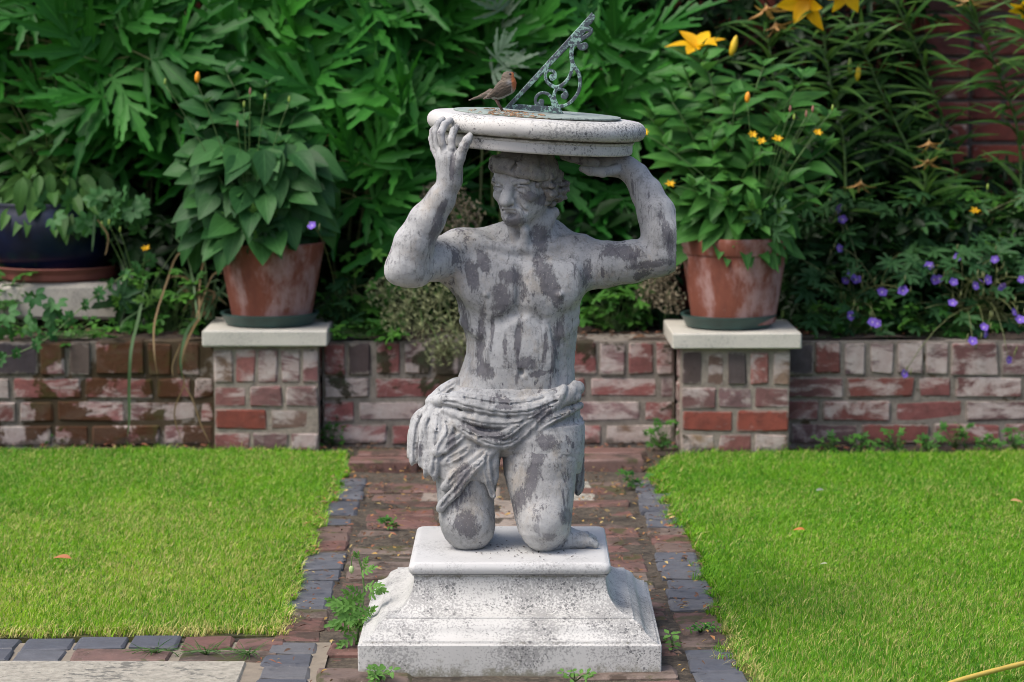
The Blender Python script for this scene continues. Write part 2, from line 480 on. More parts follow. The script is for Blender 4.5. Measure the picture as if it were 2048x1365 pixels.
def brick_mat(name, stops, white=.5, moss=.4, mosscol=(.035, .028, .010), dirt=.3, smear=.85, soilrise=.8):
    """stops: brick colours picked by the object's random number; white: lime bloom; moss: share of moss"""
    m = Mat(name); P = m.pos()
    col = m.ramp(m.rnd(), stops)
    O = m.n('VectorMath', 0, {'operation': 'ADD'}, i0=P, i1=m.vmul(m.n('CombineXYZ', 0, None, X=m.rnd(), Y=m.rnd(), Z=m.rnd()), (3, 5, 7)))
    nz = m.noise(26, 7, .65, O)
    col = m.mix(m.step(nz, .35, .75), col, m.mix(.45, col, (.03, .02, .018)))
    rb = m.math('FRACT', m.math('MULTIPLY', m.rnd(), 7.31))
    col = m.mix(m.math('MULTIPLY', rb, .45), col, (.06, .035, .03))
    wn_ = m.noise(9, 9, .68, m.vmul(O, (.7, 1, 1.5)), .5)
    lo = .635-.24*white
    rw = m.math('MULTIPLY', m.math('SUBTRACT', m.n('ObjectInfo', 5), .5), .10)
    f = m.step(m.math('ADD', wn_, rw), lo, lo+.13)
    col = m.mix(m.math('MULTIPLY', f, .74), col, m.ramp(nz, [(.3, (.38, .31, .28)), (.7, (.56, .50, .46))]))
    gx = m.n('SeparateXYZ', 0, None, Vector=m.n('TexCoord', 0)); gz = m.n('SeparateXYZ', 2, None, Vector=m.n('TexCoord', 0))
    ed = m.math('MINIMUM', m.math('MINIMUM', gz, m.math('SUBTRACT', 1.0, gz)), m.math('MULTIPLY', m.math('MINIMUM', gx, m.math('SUBTRACT', 1.0, gx)), 2.2))
    en = m.noise(20, 6, .7, O)
    ek = m.math('ADD', ed, m.math('MULTIPLY', m.math('SUBTRACT', en, .5), .55))
    col = m.mix(m.math('MULTIPLY', m.step(ek, .11, .03), smear), col, m.ramp(nz, [(.3, (.12, .10, .085)), (.7, (.30, .265, .225))]))
    # crusty pits
    pit = m.step(m.noise(85, 8, .8, O), .56, .66)
    col = m.mix(m.math('MULTIPLY', pit, .6), col, (.05, .04, .035))
    mn = m.noise(5.2, 8, .66, P, .4)
    hi = .70-.27*moss
    zz = m.n('SeparateXYZ', 2, None, Vector=P)
    mn = m.math('ADD', mn, m.math('MULTIPLY', m.math('SUBTRACT', m.step(zz, .20, .30), .4), .16*moss))
    g = m.step(mn, hi, hi+.05)
    green = m.step(m.noise(11, 4, .6, P), .5, .65)
    col = m.mix(m.math('MULTIPLY', g, .93), col, m.mix(green, mosscol, (mosscol[0]*.8, mosscol[1]*1.6, mosscol[2])))
    dn = m.noise(3, 6, .6, P)
    col = m.mix(m.math('MULTIPLY', m.step(dn, .5, .8), dirt), col, (.05, .042, .034))
    sd = m.math('ADD', m.step(zz, .07, -.01), m.math('ADD', m.step(zz, .305, .345), m.math('MULTIPLY', m.math('SUBTRACT', m.noise(14, 7, .7, P), .5), 1.8)))
    col = m.mix(m.math('MULTIPLY', m.step(sd, .55, .95), soilrise), col, (.045, .036, .026))
    m.p(Base_Color=col, Roughness=.88)
    m.b.inputs['Specular IOR Level'].default_value = .25
    m.bump(m.math('ADD', nz, m.math('MULTIPLY', g, m.noise(120, 4, .7, P))), .7, .005)
    return m.m
def mortar_mat(name, col=(.30, .27, .23), moss=.4):
    m = Mat(name); P = m.pos()
    nz = m.noise(30, 8, .7, P)
    c = m.ramp(nz, [(.3, tuple(x*.5 for x in col)), (.65, col)])
    hi = .72-.27*moss
    c = m.mix(m.math('MULTIPLY', m.step(m.noise(5.2, 8, .66, P, .4), hi, hi+.05), .93), c, (.045, .028, .009))
    c = m.mix(m.step(m.noise(8, 6, .6, P), .55, .75), c, (.08, .065, .05))
    m.p(Base_Color=c, Roughness=.95); m.bump(nz, .8, .006)
    return m.m
def paver_mat(name, stops, dirt=.5, moss=.3, soil=(.045, .03, .02)):
    m = Mat(name); P = m.pos()
    nz = m.noise(24, 8, .65, P)
    col = m.mix(m.math('MULTIPLY', nz, .7), m.ramp(m.rnd(), stops), (.03, .025, .022))
    d = m.noise(6.5, 9, .7, P, .3); lo = .70-.26*dirt
    col = m.mix(m.math('MULTIPLY', m.step(d, lo, lo+.12), .85), col, soil)
    mo = m.noise(8, 7, .65, m.n('VectorMath', 0, {'operation': 'ADD'}, i0=P, i1=(4.2, 1.3, 0)), .3); hi = .74-.26*moss
    col = m.mix(m.math('MULTIPLY', m.step(mo, hi, hi+.06), .9), col, (.055, .052, .016))
    sp = m.step(m.noise(130, 4, .7, P), .64, .70)
    col = m.mix(m.math('MULTIPLY', sp, .35), col, (.35, .32, .28))
    m.p(Base_Color=col, Roughness=m.ramp(d, [(.4, (.55,)*3), (.6, (.9,)*3)]))
    m.bump(nz, .55, .004)
    return m.m

M = {}
M['lead'] = lead_mat('weathered_lead')
M['lead_cloth'] = lead_mat('weathered_lead_cloth', thr=.62, chalk=.6)
M['lead_cap'] = lead_mat('weathered_lead_cap', lite=(.25, .24, .22), mid=(.13, .125, .115), thr=.57, chalk=.2)
M['marble'] = marble_mat('lichened_marble', (.52, .515, .485), .9, lo=.475)
M['marble_slab'] = marble_mat('clean_marble', (.52, .52, .505), .4, (.46, .45, .42))
M['marble_disc'] = marble_mat('disc_marble', (.56, .55, .515), .95, (.28, .265, .20))
M['capstone'] = marble_mat('capstone', (.52, .50, .43), .3, (.34, .33, .29))
M['verdigris'] = verdigris_mat('verdigris', (.28, .45, .38), (.040, .050, .058), .515)
M['plate'] = verdigris_mat('plate_bronze', (.30, .36, .32), (.09, .10, .09), .42)
M['brick_moss'] = brick_mat('mossy_brick', [(0, (.20, .07, .06)), (.3, (.27, .10, .09)), (.55, (.24, .12, .12)), (.8, (.13, .085, .085)), (1, (.27, .18, .10))], .85, .95, (.062, .026, .008), .3)
M['brick_mid'] = brick_mat('limed_brick', [(0, (.26, .09, .085)), (.35, (.30, .11, .10)), (.6, (.25, .14, .14)), (.85, (.16, .10, .10)), (1, (.28, .19, .11))], .82, .55, (.03, .026, .012), .45)
M['brick_right'] = brick_mat('stained_brick', [(0, (.22, .07, .055)), (.35, (.25, .085, .075)), (.7, (.17, .085, .085)), (1, (.12, .08, .085))], .70, .34, (.04, .034, .012), .45)
M['brick_pillar'] = brick_mat('pillar_brick', [(0, (.28, .085, .062)), (.3, (.32, .12, .10)), (.6, (.28, .13, .12)), (.85, (.17, .10, .095)), (1, (.26, .18, .12))], .70, .22, smear=.6)
M['brick_red'] = brick_mat('bright_red_brick', [(0, (.29, .066, .042)), (1, (.32, .088, .060))], .18, .05, smear=.5)
M['brick_dark'] = brick_mat('blue_grey_brick', [(0, (.07, .06, .07)), (1, (.15, .12, .10))], .2, .2)
M['brick_boundary'] = brick_mat('boundary_brick', [(0, (.18, .040, .027)), (.5, (.225, .056, .038)), (.85, (.15, .040, .034)), (1, (.06, .028, .028))], .12, .25, smear=.3, soilrise=0)
M['mortar'] = mortar_mat('mortar', (.24, .21, .175), .55)
M['mortar_moss'] = mortar_mat('mossy_mortar', (.20, .175, .145), .98)
M['mortar_pillar'] = mortar_mat('pillar_mortar', (.31, .265, .215), .2)
M['mortar_dark'] = mortar_mat('boundary_mortar', (.10, .085, .075), .3)
M['paver_dark'] = paver_mat('blue_paver', [(0, (.085, .095, .118)), (.6, (.12, .13, .15)), (1, (.16, .16, .165))], .12, .03)
M['paver_red'] = paver_mat('path_brick', [(0, (.17, .075, .055)), (.4, (.21, .10, .08)), (.75, (.18, .12, .095)), (1, (.25, .195, .155))], .84, .74)
M['paver_pale'] = paver_mat('pale_path_brick', [(0, (.30, .25, .20)), (1, (.40, .33, .27))], .25, .12)
M['flag'] = paver_mat('flagstone', [(0, (.42, .40, .34)), (1, (.42, .40, .34))], .55, .12, (.20, .19, .155))
def flag_mat():
    m = Mat('flagstone_concrete'); P = m.pos()
    n1 = m.noise(45, 9, .72, P); n2 = m.noise(7, 6, .6, P)
    c = m.ramp(n1, [(.35, (.22, .205, .165)), (.62, (.38, .355, .29))])
    c = m.mix(m.step(m.math('ADD', m.noise(32, 8, .7, m.vmul(P, (1, 1.6, 1))), m.math('MULTIPLY', m.math('SUBTRACT', n2, .5), .5)), .54, .62), c, (.13, .125, .105))
    c = m.mix(m.math('MULTIPLY', m.step(m.noise(140, 5, .7, P), .6, .68), .6), c, (.07, .066, .055))
    m.p(Base_Color=c, Roughness=.9); m.bump(n1, .6, .004); return m.m
M['flag'] = flag_mat()
M['cement'] = paver_mat('cement', [(0, (.32, .27, .20)), (1, (.32, .27, .20))], .3, .12)
def soil_mat(name, a, b, scale=40):
    m = Mat(name); P = m.pos()
    n1 = m.noise(scale, 9, .75, P); n2 = m.noise(6, 6, .6, P)
    c = m.ramp(n1, [(.35, a), (.65, b)])
    c = m.mix(m.step(n2, .5, .7), c, tuple(x*.6 for x in a))
    m.p(Base_Color=c, Roughness=1.0); m.bump(n1, 1.0, .012)
    return m.m
M['soil'] = soil_mat('soil', (.022, .015, .010), (.075, .05, .034))
M['pathbed'] = soil_mat('path_bed', (.035, .027, .018), (.15, .12, .085), 60)
M['lawnsoil'] = soil_mat('lawn_soil', (.06, .06, .018), (.12, .12, .035), 60)
def terracotta(name):
    m = Mat(name); P = m.obj()
    n1 = m.noise(7, 8, .62, m.vmul(P, (1, 1, .7))); n2 = m.noise(28, 8, .7, m.vmul(P, (1, 1, .35)))
    c = m.ramp(n2, [(.3, (.13, .036, .020)), (.6, (.19, .054, .029)), (.8, (.22, .078, .048))])
    f = m.step(m.math('ADD', n1, m.math('MULTIPLY', m.math('SUBTRACT', n2, .5), .5)), .46, .66)
    c = m.mix(m.math('MULTIPLY', f, .68), c, (.36, .25, .235))
    sp = m.step(m.noise(55, 6, .7, P), .64, .7)
    c = m.mix(m.math('MULTIPLY', sp, .5), c, (.42, .36, .34))
    m.p(Base_Color=c, Roughness=.82); m.bump(n2, .3, .003)
    return m.m
M['terracotta'] = terracotta('limed_terracotta')
M['saucer_green'] = plain('green_plastic', (.022, .055, .048), .42, .3, 14, .1)
M['saucer_clay'] = plain('clay_saucer', (.21, .068, .05), .6, .25, 12, .1)
M['blue_glaze'] = plain('blue_black_glaze', (.0014, .0055, .024), .33, .8, 4, .05)
M['stone'] = marble_mat('rough_stone', (.42, .39, .33), .5, (.20, .18, .14))
# ================================================================== the statue
YS = 5.47
PX = 1/942.0
def S(px, py, dy=0.0): return at(px, py, YS+dy)
def rows(tab, k=PX):
    out = []
    for py, xl, xr, dep, dy in tab:
        a = S(xl, py, dy); b = S(xr, py, dy)
        out.append((a[2], a[0], b[0], dep*k, YS+dy))
    return out
def body_pts(P): return [S(*p[:3]) for p in P], [p[3]*PX for p in P]

PLINTH_YAW = R(-0.7)
PC = ground(1023, 1345); PC = np.array((PC[0], PC[1]+.311, 0))      # plinth centre
SLAB_Z = .2065

# head basis: rows are right (viewer's right), forward, up
ya, pt = R(32), R(7)
h_r = np.array((math.cos(ya), -math.sin(ya), 0)); h_f = np.array((-math.sin(ya), -math.cos(ya), 0)); h_u = np.array((0, 0, 1.))
h_f, h_u = h_f*math.cos(pt)-h_u*math.sin(pt), h_u*math.cos(pt)+h_f*math.sin(pt)
HB = np.stack([h_r, h_f, h_u])
HC = S(1047, 363, -.035)
def H(x, y, z):
    if z < 0: z *= .84
    return HC+(x*h_r+y*h_f+z*h_u)*PX
def hr(*r): return np.array(r)*PX
def rot_in_head(axis_z_deg=0, roll=0):
    a = R(axis_z_deg); b = R(roll)
    r2 = h_r*math.cos(a)+h_f*math.sin(a); f2 = -h_r*math.sin(a)+h_f*math.cos(a)
    r3 = r2*math.cos(b)+h_u*math.sin(b); u3 = -r2*math.sin(b)+h_u*math.cos(b)
    return np.stack([r3, f2, u3])

def build_body():
    B = Field((-.30, 5.22, .19), (.39, 5.72, 1.13), .00215)
    # torso, then shoulders and arms
    B.loft(rows([(478, 925, 1150, 46, .02), (500, 905, 1166, 64, .015), (525, 896, 1172, 76, .01), (547, 894, 1171, 80, .005), (575, 903, 1166, 84, 0),
                 (600, 914, 1161, 85, 0), (640, 922, 1157, 80, 0), (680, 933, 1153, 72, 0), (710, 931, 1150, 69, 0), (735, 924, 1148, 72, 0),
                 (765, 912, 1150, 78, 0), (800, 898, 1155, 84, 0), (850, 888, 1160, 86, 0), (895, 884, 1160, 74, -.005)]), .02, 2.25)
    # neck and trapezius
    B.cone(S(1062, 440, -.012), 44*PX, S(1066, 505, .012), 52*PX, .028)
    B.cone(S(1010, 464, .02), 22*PX, S(935, 494, .02), 28*PX, .025)
    B.cone(S(1105, 462, .025), 24*PX, S(1158, 503, .02), 24*PX, .025)
    # deltoids and arms, viewer's left
    B.ell(S(925, 505, -.005), hr(52, 50, 44), None, .03)
    B.chain(*body_pts([(920, 505, -.01, 44), (872, 520, -.055, 40), (828, 531, -.10, 37), (815, 529, -.115, 37)]), k=.02)
    B.chain(*body_pts([(810, 531, -.115, 36), (827, 488, -.12, 36.5), (854, 440, -.125, 31.5), (882, 398, -.13, 25), (900, 364, -.135, 21)]), k=.018)
    B.cone(S(792, 545, -.115), 20*PX, S(830, 548, -.11), 22*PX, .02)
    # hand on the rim
    B.ell(S(899, 332, -.135), hr(25, 15, 42), rot2(6), .014)
    B.cone(S(900, 364, -.135), 21*PX, S(897, 318, -.138), 23*PX, .012)
    for F_ in ([(909, 320, -.142, 9.5), (903, 297, -.149, 7.8), (902, 279, -.148, 7.5), (907, 262, -.141, 7), (915, 253, -.132, 6)],
               [(893, 314, -.142, 8.5), (885, 290, -.146, 7), (882, 268, -.145, 6.8), (889, 250, -.138, 6.6), (901, 241, -.129, 5.8)],
               [(883, 314, -.134, 7.5), (872, 288, -.128, 6.4), (871, 264, -.126, 6.1), (877, 247, -.122, 5.8), (886, 239, -.116, 5)],
               [(879, 322, -.124, 7), (866, 298, -.108, 5.8), (862, 278, -.100, 5.4), (864, 262, -.094, 5), (870, 254, -.09, 4.4)],
               [(908, 345, -.146, 14), (919, 316, -.156, 11.5), (928, 294, -.160, 9.8), (935, 281, -.158, 9), (940, 272, -.155, 6.5)]):
        B.chain(*body_pts(F_), k=.003)
    # viewer's right arm
    B.ell(S(1160, 520, .0), hr(40, 46, 42), None, .03)
    B.chain(*body_pts([(1160, 522, 0, 46), (1205, 530, -.01, 44), (1262, 524, -.02, 40), (1322, 512, -.03, 36)]), k=.018)
    B.cone(S(1215, 518, -.03), 26*PX, S(1275, 512, -.035), 20*PX, .02)
    B.chain(*body_pts([(1328, 510, -.03, 35), (1325, 468, -.025, 39), (1312, 425, -.015, 35), (1293, 385, 0, 29), (1272, 352, .012, 24), (1254, 338, .02, 22)]), k=.016)
    B.cone(S(1345, 515, -.03), 19*PX, S(1312, 528, -.03), 24*PX, .02)
    B.chain(*body_pts([(1256, 336, .02, 21), (1222, 331, .028, 21), (1188, 326, .03, 18)]), k=.012)
    for q, dy in enumerate((-.012, .012, .036, .058)):
        B.chain(*body_pts([(1190, 326, dy+.012, 10), (1165, 322, dy, 9), (1143, 316, dy-.004, 8), (1126, 312, dy-.006, 7)]), k=.004)
    B.chain(*body_pts([(1232, 340, .0, 11), (1205, 345, -.02, 10), (1180, 343, -.03, 8.5), (1164, 338, -.034, 7)]), k=.006)
    # chest and belly
    B.ell(S(985, 572, -.066), hr(64, 17, 44), rot2(-12), .035)
    B.ell(S(1106, 568, -.066), hr(58, 17, 44), rot2(10), .035)
    B.cone(S(905, 545, -.02), 24*PX, S(950, 580, -.055), 22*PX, .025)
    B.cone(S(1165, 555, -.02), 22*PX, S(1128, 585, -.05), 20*PX, .025)
    for a, b in (((1040, 525, -.088), (1041, 625, -.09)), ((1040, 660, -.083), (1042, 735, -.082))):
        B.cone(S(*a), 5*PX, S(*b), 5*PX, .022, True)
    for x in (-1, 1):
        B.chain([S(1041+x*12, 630, -.092), S(1041+x*45, 650, -.088), S(1041+x*78, 690, -.068)], [3*PX]*3, .025, True)
        for j, y in enumerate((612, 634, 656)):
            B.cone(S(1038+x*84, y+8, -.052), 7*PX, S(1038+x*112, y-12, -.02), 6*PX, .014)
        B.ell(S(1041+x*30, 676, -.072), hr(24, 5, 20), None, .025)
        B.ell(S(1041+x*28, 716, -.070), hr(24, 5, 18), None, .025)
    B.ell(S(1038, 742, -.060), hr(58, 14, 38), None, .04)
    B.ell(S(1043, 745, -.086), hr(4, 8, 6), None, .007, True)
    B.cone(S(1022, 498, -.055), 8*PX, S(950, 483, -.03), 9*PX, .014)
    B.cone(S(1068, 500, -.055), 8*PX, S(1142, 484, -.02), 9*PX, .014)
    B.ell(S(1045, 503, -.066), hr(10, 12, 12), None, .014, True)
    B.cone(S(1108, 425, -.018), 11*PX, S(1054, 500, -.052), 9*PX, .012)
    B.cone(S(1020, 440, -.04), 9*PX, S(1034, 500, -.052), 8*PX, .012)
    B.cone(S(1050, 462, -.066), 10*PX, S(1048, 492, -.058), 9*PX, .012)
    for x in (985-12, 1106+14): B.ell(S(x, 590, -.090), hr(4, 4, 4), None, .008)
    # thighs, shins, feet
    B.loft(rows([(845, 886, 1000, 64, -.02), (880, 874, 999, 64, -.03), (915, 872, 998, 62, -.038), (950, 872, 997, 60, -.044), (1000, 875, 988, 57, -.052),
                 (1040, 877, 990, 54, -.058), (1060, 882, 989, 50, -.06), (1076, 890, 984, 43, -.06), (1088, 901, 973, 34, -.06), (1095, 914, 962, 24, -.06), (1098, 926, 948, 10, -.06)]), .015, 2.2)
    B.loft(rows([(840, 1014, 1163, 72, -.02), (880, 1009, 1163, 72, -.035), (915, 1006, 1160, 68, -.05), (950, 1008, 1152, 64, -.06), (1000, 1022, 1148, 60, -.078),
                 (1040, 1030, 1143, 56, -.088), (1064, 1038, 1138, 50, -.092), (1082, 1050, 1126, 38, -.093), (1094, 1063, 1111, 26, -.093), (1101, 1075, 1097, 12, -.093)]), .015, 2.15)
    B.ell(S(1092, 1040, -.135), hr(34, 18, 30), None, .02)
    B.ell(S(938, 1045, -.10), hr(36, 16, 28), None, .02)
    g = SLAB_Z
    kx = S(938, 1060, -.05)
    B.chain([kx, np.array((kx[0], 5.50, g+.045)), np.array((kx[0]-.01, 5.60, g+.032)), np.array((kx[0]-.015, 5.65, g+.028))], [.046, .046, .034, .026], .015)
    kx = S(1090, 1060, -.07)
    B.chain([kx, np.array((kx[0]+.01, 5.47, g+.046)), np.array((kx[0]+.012, 5.56, g+.034)), np.array((kx[0]+.012, 5.61, g+.03))], [.048, .044, .032, .026], .015)
    f0 = ground(1118, 1078, g+.02)
    t0 = ground(1165, 1082, g+.016)
    B.chain([f0+np.array((-.02, .05, .012)), f0, t0], [.026, .023, .017], .012)
    B.cone(f0+np.array((.0, .015, .02)), .012, t0+np.array((0, .01, .008)), .009, .012)
    for q, (px, py, r) in enumerate(((1191, 1090, .0085), (1190, 1083, .008), (1187, 1078, .0078), (1181, 1073, .0074), (1174, 1069, .007))):
        e = ground(px, py, g+.009); b0 = t0+np.array((-.004, .026*q/4-.008, 0))
        B.chain([b0, b0*.4+e*.6+np.array((0, 0, .003)), e], [.010, r, r*.95], .003)
    # ---- head
    B.ell(H(0, -8, 16), hr(51, 64, 56), HB, .01)
    B.ell(H(0, 12, -30), hr(46, 46, 52), HB, .02)
    B.cone(H(-36, 2, -46), 15*PX, H(-12, 40, -78), 13*PX, .02); B.cone(H(36, 2, -46), 15*PX, H(12, 40, -78), 13*PX, .02)
    B.ell(H(0, 47, -75), hr(21, 15, 14), HB, .014)
    B.ell(H(0, 44, -52), hr(30, 16, 22), HB, .014)
    B.ell(H(0, 46, 20), hr(38, 14, 18), HB, .015)
    for x in (-1, 1):
        B.ell(H(x*26, 56, -5), hr(15, 13, 9.5), rot_in_head(-x*18), .009, True)
        B.cone(H(x*8, 57, 7), 5.5*PX, H(x*38, 47, 9), 6*PX, .007)
        B.ell(H(x*26, 44, -6), hr(11, 10, 9), HB, .003)
        B.chain([H(x*15, 51, -5), H(x*22, 55.5, 0.5), H(x*30, 54, 0.5), H(x*38, 45, -5)], [3.1*PX]*4, .002)
        B.chain([H(x*15, 51, -7), H(x*22, 54, -11.5), H(x*30, 52, -11.5), H(x*38, 45, -7)], [2.6*PX]*4, .002)
        B.ell(H(x*33, 38, -24), hr(15, 14, 11), rot_in_head(-x*25, -x*15), .015)
        B.ell(H(x*12, 60, -36), hr(7.5, 9, 7), HB, .006)
        B.ell(H(x*6, 66, -41), hr(3, 5, 3.5), HB, .004, True)
        B.cone(H(x*15, 58, -36), 3*PX, H(x*27, 46, -62), 3*PX, .010, True)
        B.ell(H(x*51, -6, -14), hr(7, 13, 20), rot_in_head(x*20), .005)
        B.ell(H(x*57, -3, -13), hr(4, 7, 12), rot_in_head(x*20), .005, True)
    B.chain([H(0, 54, 4), H(0, 61, -10), H(0, 69, -24), H(0, 73, -33)], [7.5*PX, 8.5*PX, 9.5*PX, 10*PX], .01)
    B.ell(H(0, 74, -35), hr(8.5, 8, 7), HB, .006)
    B.chain([H(-18, 52, -56), H(-7, 60, -52), H(0, 61, -53), H(7, 60, -52), H(18, 52, -56)], [3*PX, 4.4*PX, 4*PX, 4.4*PX, 3*PX], .004)
    B.chain([H(-16, 52, -60), H(0, 60, -63), H(16, 52, -60)], [3.2*PX, 5.2*PX, 3.2*PX], .004)
    B.chain([H(-19, 54, -58), H(-7, 64, -57.5), H(7, 64, -57.5), H(19, 54, -58)], [1.6*PX]*4, .003, True)
    B.ell(H(0, 61, -68), hr(14, 7, 4), HB, .008, True)
    B.rough(.0007, .06, 1); B.rough(.00025, .014, 2, 14)
    return B.surf()
def rot2(deg):
    a = R(deg)
    return np.array(((math.cos(a), 0, math.sin(a)), (0, 1, 0), (-math.sin(a), 0, math.cos(a))))
statue = empty('kneeling_statue', (PC[0], PC[1], SLAB_Z), 'weathered grey lead statue of a kneeling bare-chested man holding up the sundial', 'statue')
bv, bf = build_body()
# patches where the pale bloom has worn off and the dark lead shows (photograph: x, y, half width, half height, lean)
def patches(v, tab, ylim):
    o = S(1000, 700); u = S(1001, 700)-o; 
    c = np.zeros(len(v))
    px = np.empty(len(v)); py = np.empty(len(v))
    Rt = np.array(_R.transposed())
    q = (v-np.array((0, 0, CAM_H)))@Rt.T
    px = 1024-F*q[:, 0]/q[:, 2]; py = 682.5+F*q[:, 1]/q[:, 2]
    for x, y, a, b, lean in tab:
        t = R(lean); dx = (px-x)*math.cos(t)+(py-y)*math.sin(t); dy = -(px-x)*math.sin(t)+(py-y)*math.cos(t)
        c = np.maximum(c, np.clip(1-np.sqrt((dx/(a*1.5))**2+(dy/(b*1.5))**2), 0, 1))
    c[v[:, 1] > ylim] = 0
    return np.repeat(c[:, None], 3, 1)
BP = [(1103, 572, 19, 66, -24), (1118, 665, 14, 48, 8), (1002, 600, 22, 42, 10), (1022, 552, 34, 15, 5), (965, 520, 12, 34, -20), (945, 548, 12, 34, -15), (1082, 474, 22, 30, 20), (1030, 441, 24, 14, -10), (1072, 398, 30, 15, 8), (1068, 358, 34, 9, 22),
      (1236, 504, 48, 16, 4), (1176, 545, 13, 38, 10), (868, 468, 9, 46, 22), (962, 670, 9, 76, 4), (968, 742, 22, 20, 0), (1046, 728, 38, 13, -8), (1086, 746, 28, 6, -10), (930, 648, 9, 22, 0), (1036, 680, 7, 44, 5), (928, 1052, 33, 28, 6), (1070, 930, 15, 74, 10), (1132, 1034, 14, 16, 0), (1336, 465, 13, 46, -12), (1040, 1000, 14, 26, 0), (1100, 1075, 18, 10, 0), (905, 330, 6, 34, 5), (880, 425, 8, 28, 30), (1300, 530, 40, 9, -8), (985, 655, 5, 50, 3), (1010, 700, 6, 30, 0), (1090, 700, 6, 40, 4)]
part('body', bv, bf, M['lead'], statue, col=patches(bv, BP, YS+.03))

def build_cloth():
    C = Field((-.27, 5.24, .28), (.20, 5.66, .64), .0024)
    C.loft(rows([(768, 906, 1152, 84, 0), (785, 894, 1158, 92, 0), (800, 888, 1160, 96, -.003), (830, 884, 1160, 96, -.006), (860, 884, 1162, 90, -.01), (890, 884, 1163, 78, -.016), (905, 890, 1160, 60, -.02)]), .02, 2.4)
    # cloth down both thighs
    C.loft(rows([(850, 880, 1002, 70, -.022), (890, 869, 1001, 70, -.034), (920, 868, 1000, 67, -.042), (950, 872, 996, 62, -.046), (962, 880, 985, 50, -.048)]), .014, 2.2)
    C.loft(rows([(845, 1010, 1167, 77, -.022), (875, 1007, 1167, 75, -.036), (900, 1008, 1166, 68, -.045), (920, 1014, 1165, 60, -.045), (945, 1030, 1162, 46, -.03)]), .014, 2.15)
    creases = []
    def fold(P, k=.0045, n=16):
        A = spline([(p[0], p[1], p[2]*1000, p[3]) for p in P], n)
        C.chain([S(a[0], a[1], a[2]/1000+.005) for a in A], [max(2, a[3]*.92)*PX for a in A], k)
        if max(p[3] for p in P) >= 9:
            for o in (-.42, .30): creases.append([(a[0]-o*.35*a[3], a[1]+o*a[3], a[2]/1000+.005-a[3]*.90*PX) for a in A[2:-2]])
    fold([(862, 804, -.055, 12), (900, 800, -.085, 14), (960, 815, -.102, 14), (1020, 823, -.106, 14), (1075, 815, -.102, 14), (1118, 796, -.088, 13), (1156, 776, -.06, 15)])
    fold([(905, 790, -.08, 8), (950, 797, -.098, 8), (1010, 806, -.102, 9), (1070, 800, -.098, 8), (1125, 778, -.08, 9)])
    fold([(890, 822, -.08, 10), (950, 840, -.104, 13), (1010, 847, -.108, 12), (1062, 836, -.106, 12), (1100, 812, -.098, 12), (1150, 795, -.07, 13)])
    fold([(900, 838, -.085, 8), (935, 862, -.104, 12), (975, 882, -.110, 15), (1015, 886, -.108, 13), (1048, 866, -.108, 11), (1085, 828, -.104, 10), (1120, 806, -.09, 12)])
    fold([(920, 856, -.10, 7), (960, 872, -.112, 9), (1005, 872, -.115, 10), (1040, 850, -.112, 9), (1075, 818, -.106, 8)])
    fold([(1060, 868, -.104, 8), (1098, 842, -.104, 10), (1130, 826, -.088, 9), (1160, 812, -.06, 8)])
    fold([(1094, 828, -.1, 7), (1120, 795, -.095, 8), (1128, 775, -.085, 7)])
    fold([(1110, 822, -.096, 7), (1140, 790, -.082, 8), (1150, 768, -.065, 7)])
    # loose cloth across his raised right thigh
    fold([(998, 890, -.105, 9), (965, 920, -.112, 13), (935, 950, -.116, 13), (910, 985, -.116, 11), (888, 1006, -.108, 10), (880, 1018, -.10, 9)])
    fold([(985, 892, -.105, 9), (945, 925, -.112, 11), (912, 950, -.112, 12), (890, 975, -.105, 10)])
    fold([(940, 896, -.105, 8), (915, 912, -.108, 10), (890, 925, -.098, 9)])
    fold([(975, 900, -.108, 9), (972, 930, -.112, 10), (976, 958, -.112, 9), (984, 985, -.106, 6), (987, 994, -.104, 4)])
    fold([(992, 895, -.1, 8), (990, 925, -.104, 8), (990, 955, -.1, 6), (984, 972, -.104, 4)])
    fold([(958, 912, -.11, 7), (957, 940, -.112, 7), (964, 962, -.112, 4)])
    # cloth bunched at his hip and hanging in pipes
    fold([(915, 768, -.03, 14), (885, 790, -.03, 18), (862, 806, -.04, 13)])
    fold([(860, 815, -.045, 10), (838, 842, -.05, 17), (832, 880, -.055, 15), (830, 915, -.058, 13), (832, 932, -.058, 8)])
    fold([(866, 815, -.06, 14), (856, 850, -.072, 17), (852, 890, -.078, 15), (850, 925, -.08, 14), (852, 950, -.08, 9)])
    fold([(876, 825, -.07, 12), (874, 860, -.086, 13), (872, 900, -.09, 12), (868, 935, -.09, 12), (866, 957, -.088, 8)])
    fold([(888, 830, -.078, 10), (898, 860, -.095, 11), (884, 888, -.1, 12), (874, 905, -.1, 10)])
    fold([(841, 836, -.03, 12), (828, 870, -.03, 12), (822, 912, -.035, 8)])
    fold([(930, 868, -.1, 8), (905, 885, -.106, 10), (888, 900, -.104, 9)])
    # tail of cloth behind the other thigh
    fold([(1158, 850, .0, 12), (1163, 890, .01, 12), (1164, 930, .015, 11), (1160, 965, .015, 11), (1156, 986, .015, 7)])
    fold([(1150, 850, .04, 14), (1155, 910, .05, 14), (1150, 960, .05, 9)])
    for c_ in creases: C.chain([S(*p) for p in c_], [1.9*PX]*len(c_), .0022, True)
    # hollows between the pipes
    for P in ([(846, 850, -.09), (842, 900, -.09), (840, 940, -.085)], [(864, 850, -.108), (861, 900, -.11), (859, 950, -.105)], [(884, 868, -.115), (883, 920, -.115), (884, 955, -.10)]):
        C.chain([S(*p) for p in P], [7*PX, 8*PX, 8*PX], .004, True)
    for px, py, dy in ((841, 945, -.065), (858, 962, -.085), (832, 938, -.06)): C.ell(S(px, py, dy), hr(8, 16, 12), None, .006, True)
